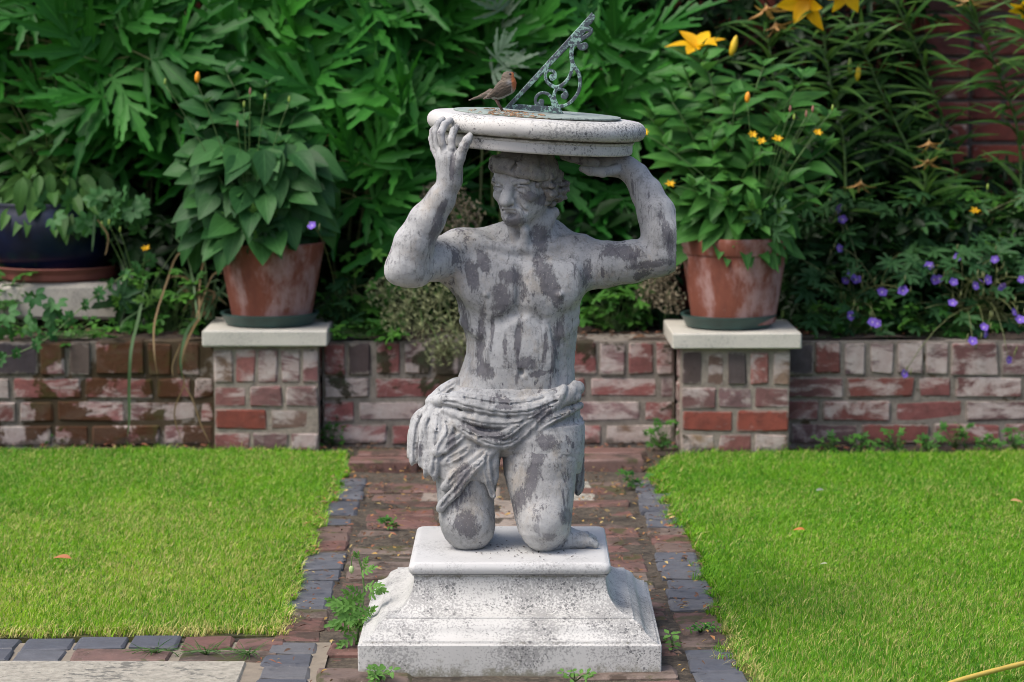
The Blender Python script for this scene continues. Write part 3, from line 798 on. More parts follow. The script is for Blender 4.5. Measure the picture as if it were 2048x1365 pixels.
    for k in range(26):
        u = RND.random(); x = 920+220*u; y = 818+RND.uniform(-14, 30)-14*math.sin(3.1*u)
        C.cone(S(x, y, -.120), 3*PX, S(x-5, y+14, -.120), 2*PX, .003, True)
    C.rough(.0006, .035, 4); C.rough(.0003, .012, 5, 14)
    return C.surf()
cv, cf = build_cloth()
part('loincloth', cv, cf, M['lead_cloth'], statue, col=patches(cv, [(970, 865, 46, 13, 18), (1080, 830, 24, 16, -35), (925, 950, 14, 26, 25), (840, 900, 8, 30, 5), (1095, 885, 26, 16, 20), (1010, 815, 30, 6, 0), (900, 880, 10, 26, 0)], 9))

def build_cap():
    C = Field(HC-np.array((.13, .13, .10)), HC+np.array((.15, .15, .12)), .0022)
    C.ell(H(2, -8, 30), hr(58, 70, 50), HB, .01)
    # the body of the cap stops at a slanted lower edge; a rolled band runs round it
    pts = []
    for i in range(29):
        a = 2*math.pi*i/28
        x, y = 57*math.sin(a), 66*math.cos(a)-6
        z = 29+0.10*y-(8 if x > 0 else -2)*abs(x)/57 - (0.16*x if x > 0 else 0)
        pts.append(H(x, y, z))
    C.chain(pts, [9.5*PX]*29, .008)
    C.chain([p+h_u*14*PX for p in pts], [6*PX]*29, .01)
    # cut everything well below the band
    sl = tuple(slice(0, k) for k in C.n)
    g = (C.ax[0][:, None, None]-HC[0], C.ax[1][None, :, None]-HC[1], C.ax[2][None, None, :]-HC[2])
    q = [(g[0]*HB[i, 0]+g[1]*HB[i, 1]+g[2]*HB[i, 2])/PX for i in range(3)]
    low = 19+0.10*q[1]-(8*np.clip(q[0], 0, None)/57)-(0.16*np.clip(q[0], 0, None))
    C.d = np.maximum(C.d, ((low-q[2])*PX).astype(np.float32))
    C.d = np.maximum(C.d, (C.ax[2][None, None, :]-float(S(1047, 299, -.03)[2])).astype(np.float32))
    for k in range(7):
        a = 2*math.pi*(k+.3)/7
        C.cone(H(62*math.sin(a), 74*math.cos(a)-6, 34), 3*PX, H(40*math.sin(a+.5), 52*math.cos(a+.5)-6, 74), 3*PX, .008, True)
    C.rough(.0006, .03, 8); C.rough(.0004, .011, 9, 14)
    return C.surf()
v, f = build_cap(); part('cap', v, f, M['lead_cap'], statue)
def build_hair():
    C = Field(HC-np.array((.12, .12, .12)), HC+np.array((.15, .15, .08)), .0022)
    rr = random.Random(5)
    for i in range(150):
        a = rr.uniform(-2.55, 2.55)+math.pi      # round the back and sides
        z = rr.uniform(-40, 14)
        R1 = 54+rr.uniform(-2, 5)
        x, y = R1*math.sin(a), (R1+8)*math.cos(a)-8
        if y > 26: continue
        if y > 4 and z < -20: continue
        C.ell(H(x, y, z), hr(rr.uniform(6, 10), rr.uniform(6, 10), rr.uniform(5, 9)), HB, .005)
    for i in range(70):
        z = rr.uniform(-58, 12); C.ell(H(rr.uniform(46, 68)-max(0, -z-30)*.5, rr.uniform(-60, 6), z), hr(rr.uniform(6, 9), 8, rr.uniform(5, 8)), HB, .003)
    C.rough(.001, .012, 12, 14)
    return C.surf()
v, f = build_hair(); part('curly_hair', v, f, M['lead_cap'], statue)

# ================================================================== plinth
def square_sections(secs, n=7):
    """(half size, z, corner radius): a moulded square block"""
    V, Fc = [], []
    m = 4*n
    for hs, z, r in secs:
        for c, (sx, sy) in enumerate(((1, 1), (-1, 1), (-1, -1), (1, -1))):
            for k in range(n):
                a = math.pi/2*c + math.pi/2*k/(n-1)
                V.append((sx*(hs-r)+r*math.cos(a), sy*(hs-r)+r*math.sin(a), z))
    for i in range(len(secs)-1):
        for k in range(m): Fc.append((i*m+k, i*m+(k+1) % m, (i+1)*m+(k+1) % m, (i+1)*m+k))
    Fc.append(tuple(range(m))[::-1]); Fc.append(tuple((len(secs)-1)*m+k for k in range(m)))
    return np.array(V), Fc
plinth = empty('stone_plinth', PC, 'square white marble plinth speckled with lichen under the kneeling statue', 'plinth')
def smooth_prof(a, b, n, bulge):
    """ogee or scotia between two (size, z) points"""
    out = []
    for i in range(n+1):
        t = i/n
        if bulge == 'scotia':      # concave sweep: horizontal start, vertical end
            q = t*math.pi/2; u, w_ = math.sin(q), 1-math.cos(q)
        else:                       # cyma reversa
            u = t; w_ = t-.16*math.sin(2*math.pi*t)
            u, w_ = t+.10*math.sin(2*math.pi*t), t
        out.append((a[0]+(b[0]-a[0])*u, a[1]+(b[1]-a[1])*w_, .002))
    return out
sec = [(.306, -.012, .003), (.3105, -.01, .003), (.3110, .0545, .003), (.3095, .0565, .003), (.3045, .0575, .003), (.3035, .0595, .003), (.3030, .0625, .003)]
sec += smooth_prof((.297, .0635), (.2575, .0975), 10, 'cyma')
sec += [(.2565, .0985, .002), (.2560, .1015, .002)]
sec += smooth_prof((.251, .1025), (.2000, .172), 12, 'scotia')
sec += [(.2000, .1765, .002), (.2030, .1775, .002), (.2035, .1795, .002)]
v, f = square_sections(sec)
rz = Matrix.Rotation(PLINTH_YAW, 4, 'Z')
rotv = lambda v: np.array([tuple(rz @ Vector(p)) for p in v])
def auto_smooth(o, deg=32):
    me = o.data
    bm = bmesh.new(); bm.from_mesh(me)
    for e in bm.edges:
        if len(e.link_faces) == 2 and e.calc_face_angle(0) > R(deg): e.smooth = False
    bm.to_mesh(me); bm.free()
def grime(z, tab):
    c = np.zeros(len(z))
    for z0, hw, a in tab: c = np.maximum(c, a*np.clip(1-np.abs(z-z0)/hw, 0, 1))
    return np.repeat(c[:, None], 3, 1)
auto_smooth(part('moulded_base', rotv(v)+PC, f, M['marble'], plinth, col=grime(v[:, 2], [(-.01, .035, .75), (.0600, .006, .6), (.1000, .004, .55), (.176, .016, .62)])))
sl = [(.196, .1797, .012), (.2060, .1805, .012)]
for i in range(7):
    a = math.pi*(i/6-.5); sl.append((.2025+.0085*math.cos(a), .193+.0125*math.sin(a), .014))
sl += [(.2015, .2062, .012), (.196, SLAB_Z, .011)]
v, f = square_sections(sl)
auto_smooth(part('top_slab', rotv(v)+PC, f, M['marble_slab'], plinth))

# ================================================================== sundial
DC = np.array(at(1070, 300, 5.50)); DC[2] = 1.0555
Rd = Matrix.Rotation(R(3.7), 4, 'Y') @ Matrix.Rotation(R(0.9), 4, 'X')
def dl(v): return np.array([tuple(Rd @ Vector(p)) for p in np.asarray(v, float)])+DC
sundial = empty('sundial', DC, 'round pale stone sundial table tilted on the statue head with a green bronze gnomon', 'sundial')
pr = [(0, 0), (.204, 0), (.2065, .0015), (.2080, .006), (.2072, .022), (.2090, .0225), (.2105, .025), (.2110, .0275), (.2070, .0285), (.2085, .031)]
for i in range(11):
    a = R(-62+(62+88)*i/10); pr.append((.2125+.0215*math.cos(a), .0495+.0205*math.sin(a)))
pr += [(.19, .0712), (0, .0715)]
v, f = lathe(pr, 96)
auto_smooth(part('stone_table', dl(v), f, M['marble_disc'], sundial, col=grime(v[:, 2], [(.029, .011, .85), (.040, .010, .5), (.0, .006, .4)])), 50)
v, f = lathe([(0, .0722), (.1775, .0722), (.1790, .0735), (.1785, .0757), (.1775, .0762), (0, .0765)], 80)
v[:, 2] += .0025*(v[:, 0]*.6)/.18
auto_smooth(part('bronze_plate', dl(v), f, M['plate'], sundial), 40)
def build_gnomon():
    T = 5.687
    def gp(x, y): return (920+x/T, 10+y/T)
    YG = 5.50; K = 1/(5140/(YG*math.cos(PITCH)+.05))
    org = at(*gp(850, 1160), YG)
    q = lambda x, y: ((x-850)/T*K, -(y-1160)/T*K)
    h = .0009
    ax = np.arange(-.075, .135, h); az = np.arange(-.03, .205, h); ay = np.arange(-.0075, .0076, .0015)
    X, Z = np.meshgrid(ax, az, indexing='ij')
    d = np.full(X.shape, 1.0)
    def seg(a, b, ra, rb):
        nonlocal d
        a = np.array(q(*a)); b = np.array(q(*b)); ab = b-a
        t = np.clip(((X-a[0])*ab[0]+(Z-a[1])*ab[1])/(ab@ab+1e-12), 0, 1)
        d = np.minimum(d, np.hypot(X-a[0]-t*ab[0], Z-a[1]-t*ab[1])-(ra+(rb-ra)*t)/T*K)
    def stroke(P, r, n=22):
        A = spline(P, n); rr = np.interp(np.linspace(0, 1, n), np.linspace(0, 1, len(r)), r)
        for i in range(n-1): seg(A[i], A[i+1], rr[i], rr[i+1])
    def poly(P):
        nonlocal d
        P = [np.array(q(*p)) for p in P]
        c = sum(P)/len(P); dd = np.full(X.shape, -1.0)
        for i in range(len(P)):
            a, b = P[i], P[(i+1) % len(P)]; e = b-a; nn = np.array((e[1], -e[0]))/np.hypot(*e)
            if nn@(c-a) > 0: nn = -nn
            dd = np.maximum(dd, (X-a[0])*nn[0]+(Z-a[1])*nn[1])
        d = np.minimum(d, dd)
    poly([(505, 1178), (640, 1135), (1345, 375), (1500, 215), (1525, 150), (1492, 100)])
    poly([(505, 1178), (640, 1130), (1130, 1160), (1180, 1240), (1080, 1232)])
    seg((1505, 150), (1500, 180), 26, 18); seg((1450, 230), (1485, 215), 22, 14)
    stroke([(1275, 470), (1262, 590), (1285, 690), (1342, 775), (1362, 880), (1345, 990), (1275, 1090), (1205, 1140), (1120, 1160)], [26, 24, 24, 22, 20, 20, 20, 18, 22])
    stroke([(1278, 660), (1262, 775), (1205, 875), (1125, 935), (1055, 930), (995, 885), (968, 820), (985, 762), (1040, 752), (1078, 785), (1078, 830), (1045, 845)], [22, 20, 20, 22, 22, 20, 19, 18, 18, 20, 22, 26])
    seg((1040, 825), (1060, 820), 30, 28)
    stroke([(1130, 935), (1080, 985), (1072, 1060), (1105, 1150)], [24, 20, 20, 22])
    stroke([(1095, 965), (1150, 962), (1195, 985), (1208, 1025), (1188, 1055)], [16, 16, 18, 24, 26]); seg((1180, 1040), (1190, 1030), 36, 34)
    stroke([(1065, 1150), (1040, 1065), (995, 1015), (935, 1002), (880, 1030), (858, 1085), (872, 1140)], [22, 20, 18, 17, 17, 18, 20])
    seg((920, 1150), (925, 1105), 28, 34); seg((860, 1120), (900, 1140), 18, 24)
    stroke([(1290, 460), (1350, 420), (1415, 375), (1468, 340), (1482, 300), (1455, 285)], [30, 26, 24, 22, 26, 30], 16)
    seg((1445, 290), (1420, 280), 26, 24); seg((1420, 285), (1350, 380), 22, 18); seg((1330, 420), (1345, 480), 24, 22)
    stroke([(1345, 470), (1365, 495), (1400, 490)], [22, 30, 40], 6); seg((1395, 485), (1412, 478), 44, 42)
    G = Field((0, 0, 0), (.01, .01, .01), .01)
    G.h = None
    th = .0036
    D = np.maximum(d[:, None, :], np.abs(ay)[None, :, None]-th)
    e = .0011; w1 = np.clip(d[:, None, :]+e, 0, None); w2 = np.clip(np.abs(ay)[None, :, None]-th+e, 0, None)
    D = np.minimum(np.maximum(d[:, None, :]+e, np.abs(ay)[None, :, None]-th+e), 0)+np.hypot(w1, w2)-e
    G.d = D.astype(np.float32); G.n = np.array(D.shape); G.lo = np.zeros(3); G.h = 1.0
    v, f = G.surf()
    v = v*np.array((h, .0015, h))+np.array((ax[0], ay[0], az[0]))
    return v+org, f
v, f = build_gnomon(); part('gnomon', v, f, M['verdigris'], sundial)

# mealworms heaped on the plate
worm_m = plain('mealworm', (.27, .155, .075), .45, .35, 60, 0)
rr = random.Random(3); W = []
for i in range(85):
    u = rr.gauss(0, 1)
    px = 1018+u*40; 
    if not 942 < px < 1105: continue
    py = 216+(px-942)*.10+rr.uniform(-3, 9)
    # intersection with the tilted plate
    n = np.array(tuple(Rd.to_3x3() @ Vector((0, 0, 1)))); o = dl([(0, 0, .0785)])[0]
    vv = np.array(ray(px, py)); c0 = np.array((0, 0, CAM_H)); t = ((o-c0)@n)/(vv@n)
    p = c0+t*vv
    a = rr.uniform(0, math.pi); L = rr.uniform(.004, .009); e = np.array((math.cos(a)*L, math.sin(a)*L, 0))
    mid = np.array((-e[1], e[0], 0))*rr.uniform(-.5, .5)+np.array((0, 0, .0005+rr.random()*.001))
    W.append(tube([p-e, p-e*.4+mid, p+e*.4+mid, p+e], [.0005, .0010, .0010, .0005], 5))
v, f = join(W)
tag(part('mealworms', v, f, worm_m), 'dried brown mealworms scattered on the sundial plate round the robin', 'bird food', kind='stuff')

# ================================================================== the robin
def build_robin():
    T = 5.687; YR = 5.47
    K = PX
    def g(x, y, dy=0): return at(920+x/T, 10+y/T, YR+dy)
    root = empty('robin', g(485, 1215), 'small robin with an orange breast perched beside the gnomon on the sundial plate', 'bird')
    L = g(60, 1120, -.05); Hh = g(660, 720, .05)
    B = Field(np.minimum(L, Hh)-.004, np.maximum(L, Hh)+.004, .0009)
    c = np.array
    r = lambda z: z/T*PX
    B.ell(g(505, 945), (r(128), r(98), r(95)), rot2(38), .004)
    B.ell(g(440, 1010), (r(100), r(75), r(62)), rot2(30), .008)
    B.ell(g(575, 905), (r(52), r(75), r(90)), None, .012)
    B.ell(g(540, 815), (r(62), r(56), r(54)), None, .008)
    B.cone(g(545, 830), r(52), g(550, 880), r(66), .008)
    B.cone(g(585, 780), r(18), g(600, 776), r(13), .004)
    B.chain([g(345, 1000), g(260, 1035), g(105, 1084)], [r(44), r(22), r(9)], .006)
    for s in (-1, 1):
        B.ell(g(470, 955, s*r(78)), (r(120), r(26), r(58)), rot2(38), .0025)
        B.chain([g(400, 990, s*r(70)), g(330, 1045, s*r(52)), g(268, 1072, s*r(24))], [r(40), r(22), r(7)], .0025)
    B.rough(.00035, .006, 21, 8)
    v, f = B.surf()
    inv = lambda p: (p-root_np)
    root_np = np.array(root.location)
    # plumage follows the body: coordinates in the photograph's crop
    px = (v[:, 0]-g(0, 0)[0])/((g(1000, 0)[0]-g(0, 0)[0])/1000); py = (v[:, 2]-g(0, 0)[2])/((g(0, 1000)[2]-g(0, 0)[2])/1000)
    col = np.empty((len(v), 3)); col[:] = (.125, .098, .070)
    nz = NR.random(len(v))[:, None]
    belly = ((py > 1000+(px-430)*-.55) & (px > 330)) | ((px > 520) & (py > 960))
    blend = 1/(1+np.exp(-((py-(985-(px-430)*.30))/14)))[:, None]*((px > 300)[:, None])
    col = col*(1-blend)+np.array((.30, .275, .24))*blend
    og = (1/(1+np.exp(-((px-(584+np.clip((py-850), 0, 200)*.12))/6))))*(1/(1+np.exp((py-975)/14)))*(1/(1+np.exp(-(py-762)/5)))
    col = col*(1-og[:, None])+np.array((.40, .115, .022))*og[:, None]
    wing = (py > 880) & (py < 1075) & (np.abs(v[:, 1]-YR) > r(60)) & (px < 580) & (py < 1085-(px-260)*.36+40)
    col[wing] = np.array((.085, .062, .043))
    streak = (np.sin((px*.8+py*1.0)*.16) > .55) & wing
    col[streak] *= .62
    grey = np.exp(-((px-560)**2+(py-880)**2)/900.)*(og < .4)
    col = col*(1-.7*grey[:, None])+np.array((.25, .25, .25))*.7*grey[:, None]
    col *= (.82+.36*nz)
    m = Mat('robin_plumage'); a = m.attr('col', 0)
    m.p(Base_Color=m.mix(m.math('MULTIPLY', m.noise(420, 4, .6, m.vmul(m.obj(), (1, 1, .4))), .45), a, (.03, .022, .016)), Roughness=.8)
    m.bump(m.noise(500, 4, .6, m.obj()), .5, .0006)
    part('body', v, f, m.m, root, col=col)
    blk = plain('beak_horn', (.02, .017, .015), .35, .2, 30, 0); leg = plain('leg_skin', (.14, .075, .05), .55, .25, 60, 0)
    vv, ff = tube([g(590, 776), g(606, 774), g(624, 767)], [r(13), r(9), r(2)], 8); part('beak', vv, ff, blk, root)
    eye = plain('eye_black', (.004, .004, .004), .08, 0, 5, 0)
    for s in (-1, 1):
        vv, ff = lathe([(r(17)*math.cos(R(a)), r(17)*math.sin(R(a))) for a in range(-90, 91, 18)], 10)
        part('eye', vv+g(568, 795, s*r(44)), ff, eye, root)
    n = 0
    for dx, dy in ((0, -.007), (18, .009)):
        ft = g(480+dx, 1214, dy)
        A = [tube([g(405+dx, 1075, dy*.8), g(430+dx, 1130, dy), ft], [r(17), r(9), r(8)], 6)]
        for a in (-30, 0, 30): A.append(tube([ft, ft+np.array((math.cos(R(a))*.010, math.sin(R(a))*.010, -.0005))], [r(7), r(4)], 5))
        A.append(tube([ft, ft+np.array((-.008, 0, -.0005))], [r(7), r(4)], 5))
        vv, ff = join(A); part('leg', vv, ff, leg, root)
build_robin()
# ================================================================== the setting
def structure(name, v, f, mat, label=None, **k):
    o = part(name, v, f, mat, **k); o['kind'] = 'structure'
    if label: o['label'] = label
    return o
def sheet(x0, x1, y0, y1, z, nx=2, ny=2, amp=0, seed=0):
    rg = np.random.default_rng(seed)
    xs = np.linspace(x0, x1, nx); ys = np.linspace(y0, y1, ny)
    X, Y = np.meshgrid(xs, ys, indexing='ij')
    Z = z+0*X
    for i in range(12 if amp else 0):
        a = rg.uniform(0, 6.28); fq = rg.uniform(3, 30)
        Z = Z+amp/3*np.sin(fq*(X*math.cos(a)+Y*math.sin(a))+rg.uniform(0, 6))
    v = np.stack([X.ravel(), Y.ravel(), Z.ravel()], 1)
    i = np.arange(nx-1)[:, None]*ny+np.arange(ny-1)[None, :]
    f = np.stack([i, i+ny, i+ny+1, i+1], -1).reshape(-1, 4)
    return v, f
v, f = sheet(-120, 120, -60, 200, -.03, 2, 2)
structure('ground', v, f, M['soil'])
WY = 8.13                     # front face of the low wall
PATH_X = 0.012
# ---- path bed and its bricks
v, f = sheet(-.72, .76, 4.3, WY+.02, -.007, 60, 120, .0016, 2)
path = structure('path', v, f, M['pathbed'])
BR = {}
def brick_mesh(kind, sx, sy, sz, mat, nvar=5, b=.007, jit=.0025):
    key = (kind, mat.name)
    if key not in BR:
        BR[key] = []
        for i in range(nvar):
            v, f = chamfer_box(sx, sy, sz, b, jit)
            v, f = v*1.0, f
            BR[key].append(mesh(kind+'_mesh', v, f, mat, smooth=False))
    return RND.choice(BR[key])
def lay(x, y, L, W, mat, parent, z=0, tilt=.012, rot=0, name='brick', h=.05, b=.006, sc=1):
    me = brick_mesh('%s_%d_%d' % (name, L*1000, W*1000), L, W, h, mat, 5, b)
    Mx = Matrix.Translation((x, y, z-h/2+RND.uniform(-.004, .004))) @ Matrix.Rotation(rot+RND.uniform(-.02, .02), 4, 'Z') @ Matrix.Rotation(RND.uniform(-tilt, tilt), 4, 'X') @ Matrix.Rotation(RND.uniform(-tilt, tilt), 4, 'Y') @ Matrix.Diagonal((sc*RND.uniform(.98, 1.02), RND.uniform(.97, 1.02), 1, 1))
    return put(name, me, parent, Mx)
# edging columns: groups of blue pavers and red bricks, as the photograph shows
def edge_column(xc, spans):
    for y0, y1, mat in spans:
        n = max(1, round((y1-y0)/.108))
        for i in range(n):
            lay(xc+RND.uniform(-.006, .006), y0+(i+.5)*(y1-y0)/n, .104, (.098), M[mat], path, .001 if mat == 'paver_dark' else -.001, .006, name='edging_brick')
gy = lambda y, px=1000: float(ground(px, y)[1])
XL, XR = -.425, .464
edge_column(XL, [(4.55, gy(1282), 'paver_dark'), (gy(1278), gy(1218), 'paver_red'), (gy(1214), gy(1104), 'paver_dark'), (gy(1098), gy(1050), 'paver_red'), (gy(1046), gy(985), 'paver_dark'), (gy(982), gy(958), 'paver_dark')])
edge_column(XR, [(4.55, gy(1296), 'paver_dark'), (gy(1292), gy(1224), 'paver_red'), (gy(1220), gy(1104), 'paver_dark'), (gy(1100), gy(1058), 'paver_red'), (gy(1054), gy(985), 'paver_dark'), (gy(982), gy(958), 'paver_dark')])
# the worn field between them
y = 4.6
while y < gy(956):
    for j, xc in enumerate((-.265, .275)):
        if RND.random() < .93:
            lay(PATH_X+xc+RND.uniform(-.012, .012), y+RND.uniform(-.01, .01), .205, .095, M['paver_red'], path, -.003+RND.uniform(-.006, .004), .03, RND.uniform(-.05, .05), sc=RND.uniform(.9, 1.03))
    y += .109
y = PC[1]+.40
while y < gy(1000):
    for xc in (-.10, .035) if int(y*10) % 2 else (-.075, .065):
        lay(PATH_X+xc, y+RND.uniform(-.012, .012), .13, .085, M['paver_pale'], path, -.002, .03, RND.uniform(-.3, .1), name='cobble', b=.012)
    y += .098
lay(PATH_X+.16, gy(980), .24, .36, M['flag'], path, .0, .008, .02, name='paving_slab', h=.04)
lay(PATH_X-.10, gy(985), .22, .24, M['paver_pale'], path, -.004, .008, -.05, name='paving_slab', h=.04)
# two courses of brick forming the sill at the far end of the path
for i in range(4):
    lay(PATH_X-.34+i*.226, gy(936), .214, .10, M['paver_red'], path, .032, .015, 0, name='brick', h=.065)
    lay(PATH_X-.32+i*.226, gy(918), .214, .10, M['paver_red'], path, .026, .015, 0, name='brick', h=.065)

# ---- flagstone, cross row and cement at the near end of the left lawn
LX1 = float(ground(530, 1330)[0])
cem, fc = sheet(-2.3, float(ground(650, 1330)[0])-.0, 4.5, gy(1281), -.001, 30, 12, .0010, 5)
structure('cement_strip', np.array(cem)-np.array((0, 0, .004)), fc, M['cement'])
fx1 = float(ground(492, 1330)[0]); fy1 = gy(1322)
def flag(x0, x1, y0, y1):
    v, f = chamfer_box(x1-x0, y1-y0, .05, .006, .002); v += np.array(((x0+x1)/2, (y0+y1)/2, -.023)); return v, f
for k, (x0, x1) in enumerate(((fx1-.62, fx1), (fx1-1.25, fx1-.635), (fx1-1.9, fx1-1.265))):
    v, f = flag(x0, x1, 4.5, fy1)
    part('flagstone', v, f, M['flag'], path, smooth=False)
x = -1.75; k = 0
yb = (gy(1322)+gy(1284))/2
while x < fx1+.02:
    lay(x, fy1+.161, .104, .098, M['paver_dark' if x < -.72 else 'paver_red'], path, .003, .008, name='edging_brick')
    if x < -.93: lay(x, fy1+.055, .104, .098, M['paver_dark'], path, .003, .008, name='edging_brick')
    elif k % 2 == 0 and x < fx1-.08: lay(x+.057, fy1+.055, .208, .098, M['paver_red'], path, .001, .008, name='edging_brick')
    k += x >= -.93
    x += .114

# ---- lawns (soil sheets) and their grass
lawnL = [(-3.2, gy(1282)+.01), (float(ground(575, 1262)[0]), gy(1268)), (float(ground(588, 1210)[0]), gy(1210)), (float(ground(622, 1100)[0]), gy(1100)), (float(ground(655, 1030)[0]), gy(1030)), (float(ground(700, 940)[0]), gy(940)), (float(ground(690, 905)[0]), gy(905)), (-3.2, gy(897))]
lawnR = [(float(ground(1490, 1365)[0]), 4.3), (float(ground(1492, 1365)[0]), gy(1365)), (float(ground(1425, 1230)[0]), gy(1230)), (float(ground(1400, 1110)[0]), gy(1120)), (float(ground(1350, 1040)[0]), gy(1040)), (float(ground(1300, 962)[0]), gy(962)), (float(ground(1330, 930)[0]), gy(922)), (float(ground(1400, 908)[0]), gy(910)), (3.2, gy(905)), (3.2, 4.3)]
def lawn_sheet(poly, name):
    v = [(x, y, -.004) for x, y in poly]+[(x, y, -.028) for x, y in poly]
    n = len(poly)
    f = [tuple(range(n))]+[(i, i+n, (i+1) % n+n, (i+1) % n) for i in range(n)]
    structure(name, np.array(v), f, M['lawnsoil'], smooth=False)
lawn_sheet(lawnL, 'lawn'); lawn_sheet(lawnR, 'lawn')
def inpoly(P, x, y):
    c = np.zeros(len(x), bool); n = len(P)
    for i in range(n):
        x0, y0 = P[i]; x1, y1 = P[(i+1) % n]
        if y0 == y1: continue
        t = ((y0 > y) != (y1 > y)) & (x < (x1-x0)*(y-y0)/(y1-y0)+x0); c ^= t
    return c
def wave(x, y, seed, f0=1.5, f1=9, n=10):
    rg = np.random.default_rng(seed); t = 0
    for i in range(n):
        a = rg.uniform(0, 6.28); fq = rg.uniform(f0, f1); t = t+np.sin(fq*(x*math.cos(a)+y*math.sin(a))+rg.uniform(0, 6))
    return t/math.sqrt(n)
def blades(x, y, L, lean, az, width, col, z0=-.004):
    """n grass blades of three segments; returns v, f, colours"""
    n = len(x)
    up = np.array((0, 0, 1.))
    h = np.stack([np.cos(az), np.sin(az), 0*az], 1); s = np.stack([-np.sin(az+.6), np.cos(az+.6), 0*az], 1)
    base = np.stack([x, y, np.full(n, z0)], 1)
    V = np.empty((n, 5, 3)); 
    for k, (t, wd) in enumerate(((0, 1), (.55, .8))):
        c = base+up*(L*t*np.cos(lean*t*.7))[:, None]+h*(L*t*np.sin(lean*t*.7+.12*t))[:, None]
        V[:, 2*k] = c-s*(width*wd)[:, None]; V[:, 2*k+1] = c+s*(width*wd)[:, None]
    V[:, 4] = base+up*(L*np.cos(lean*.8))[:, None]+h*(L*np.sin(lean))[:, None]
    i = (np.arange(n)*5)[:, None]
    F_ = np.concatenate([i+np.array((0, 1, 3)), i+np.array((0, 3, 2)), i+np.array((2, 3, 4))])
    return V.reshape(-1, 3), F_, np.repeat(col, 5, 0)
def grass_cols(n, x, y, straw, seed=1):
    g = NR.random(n)
    tone = wave(x, y, 3, 1.2, 7)*.5+wave(x, y, 31, 8, 30)*.45
    a = np.array((.105, .300, .008)); b = np.array((.330, .530, .018)); c = np.array((.62, .56, .20)); d = np.array((.055, .210, .012))
    t = np.clip(.5+.25*tone+.35*(g-.5), 0, 1)[:, None]
    col = a*(1-t)+b*t
    if seed == 2: col = col*np.array((.74, .92, 1.0))
    else: col = col*np.array((1.06, 1.06, 1))*(1-np.clip((y-5.6)/2.2, 0, 1)[:, None]*np.array((.30, .12, 0)))
    k = NR.random(n)-.10*(wave(x, y, 14, 2, 12) > .8)
    col[k < .20] = d*(.8+.4*g[k < .20, None])
    m = NR.random(n) < straw
    col[m] = c*(.7+.5*g[m, None])
    return col
mg = Mat('grass_blade'); gc = mg.attr('col', 0)
mg.p(Base_Color=gc, Roughness=.5); mg.b.inputs['Specular IOR Level'].default_value = .3
mg.t.links.new(mg.n('MixShader', 0, None, i0=.30, i1=mg.b.outputs[0], i2=mg.n('BsdfTranslucent', 0, None, Color=gc)), mg.out.inputs[0])
M['grass'] = mg.m
def grow(poly, dens, seed, label, xlim):
    xs = [p[0] for p in poly]; ys = [p[1] for p in poly]
    x0, x1 = max(min(xs), xlim[0]), min(max(xs), xlim[1]); y0, y1 = max(min(ys), 4.6), max(ys)
    n = int((x1-x0)*(y1-y0)*dens)
    x = NR.uniform(x0, x1, n); y = NR.uniform(y0, y1, n)
    # ragged outline
    ok = inpoly(poly, x+.024*wave(x, y, 5, 12, 90), y+.018*wave(x, y, 6, 12, 90))
    x, y = x[ok], y[ok]; n = len(x)
    near = ~inpoly(poly, x, y-.022) & (NR.random(n) < .55)
    x, y = x[~near], y[~near]; n = len(x)
    far = np.clip((y-5.2)/2.8, 0, 1)
    edge = ~inpoly(poly, x+.035, y) | ~inpoly(poly, x-.035, y) | ~inpoly(poly, x, y-.035) | ~inpoly(poly, x, y+.035)
    straw = np.clip((.34 if seed == 1 else .15)-(.22 if seed == 1 else .05)*far+.07*wave(x, y, 9, 2, 9)+.30*edge*(y < 5.6), .02, .7)
    L = (.015+.010*NR.random(n)+.003*wave(x, y, 8, 3, 12))*(1+.7*edge*NR.random(n)**3); L = np.clip(L, .012, .07)
    L[NR.random(n) < .02] *= 1.5
    v, f, c = blades(x, y, L, NR.uniform(.1, 1.25, n)+edge*NR.uniform(0, .9, n), NR.uniform(0, 6.283, n), NR.uniform(.0006, .0013, n)*(1+.25*far), grass_cols(n, x, y, straw, seed))
    o = part('grass', v, f, M['grass'], col=c, smooth=False)
    tag(o, label, 'grass', None, 'stuff'); return o
grow(lawnL, 90000, 1, 'short mown grass of the lawn beside the flagstone, strawy along its near edge', (-1.95, 9))
grow(lawnR, 90000, 2, 'short mown grass of the lawn on which the yellow hose lies', (-9, 2.0))

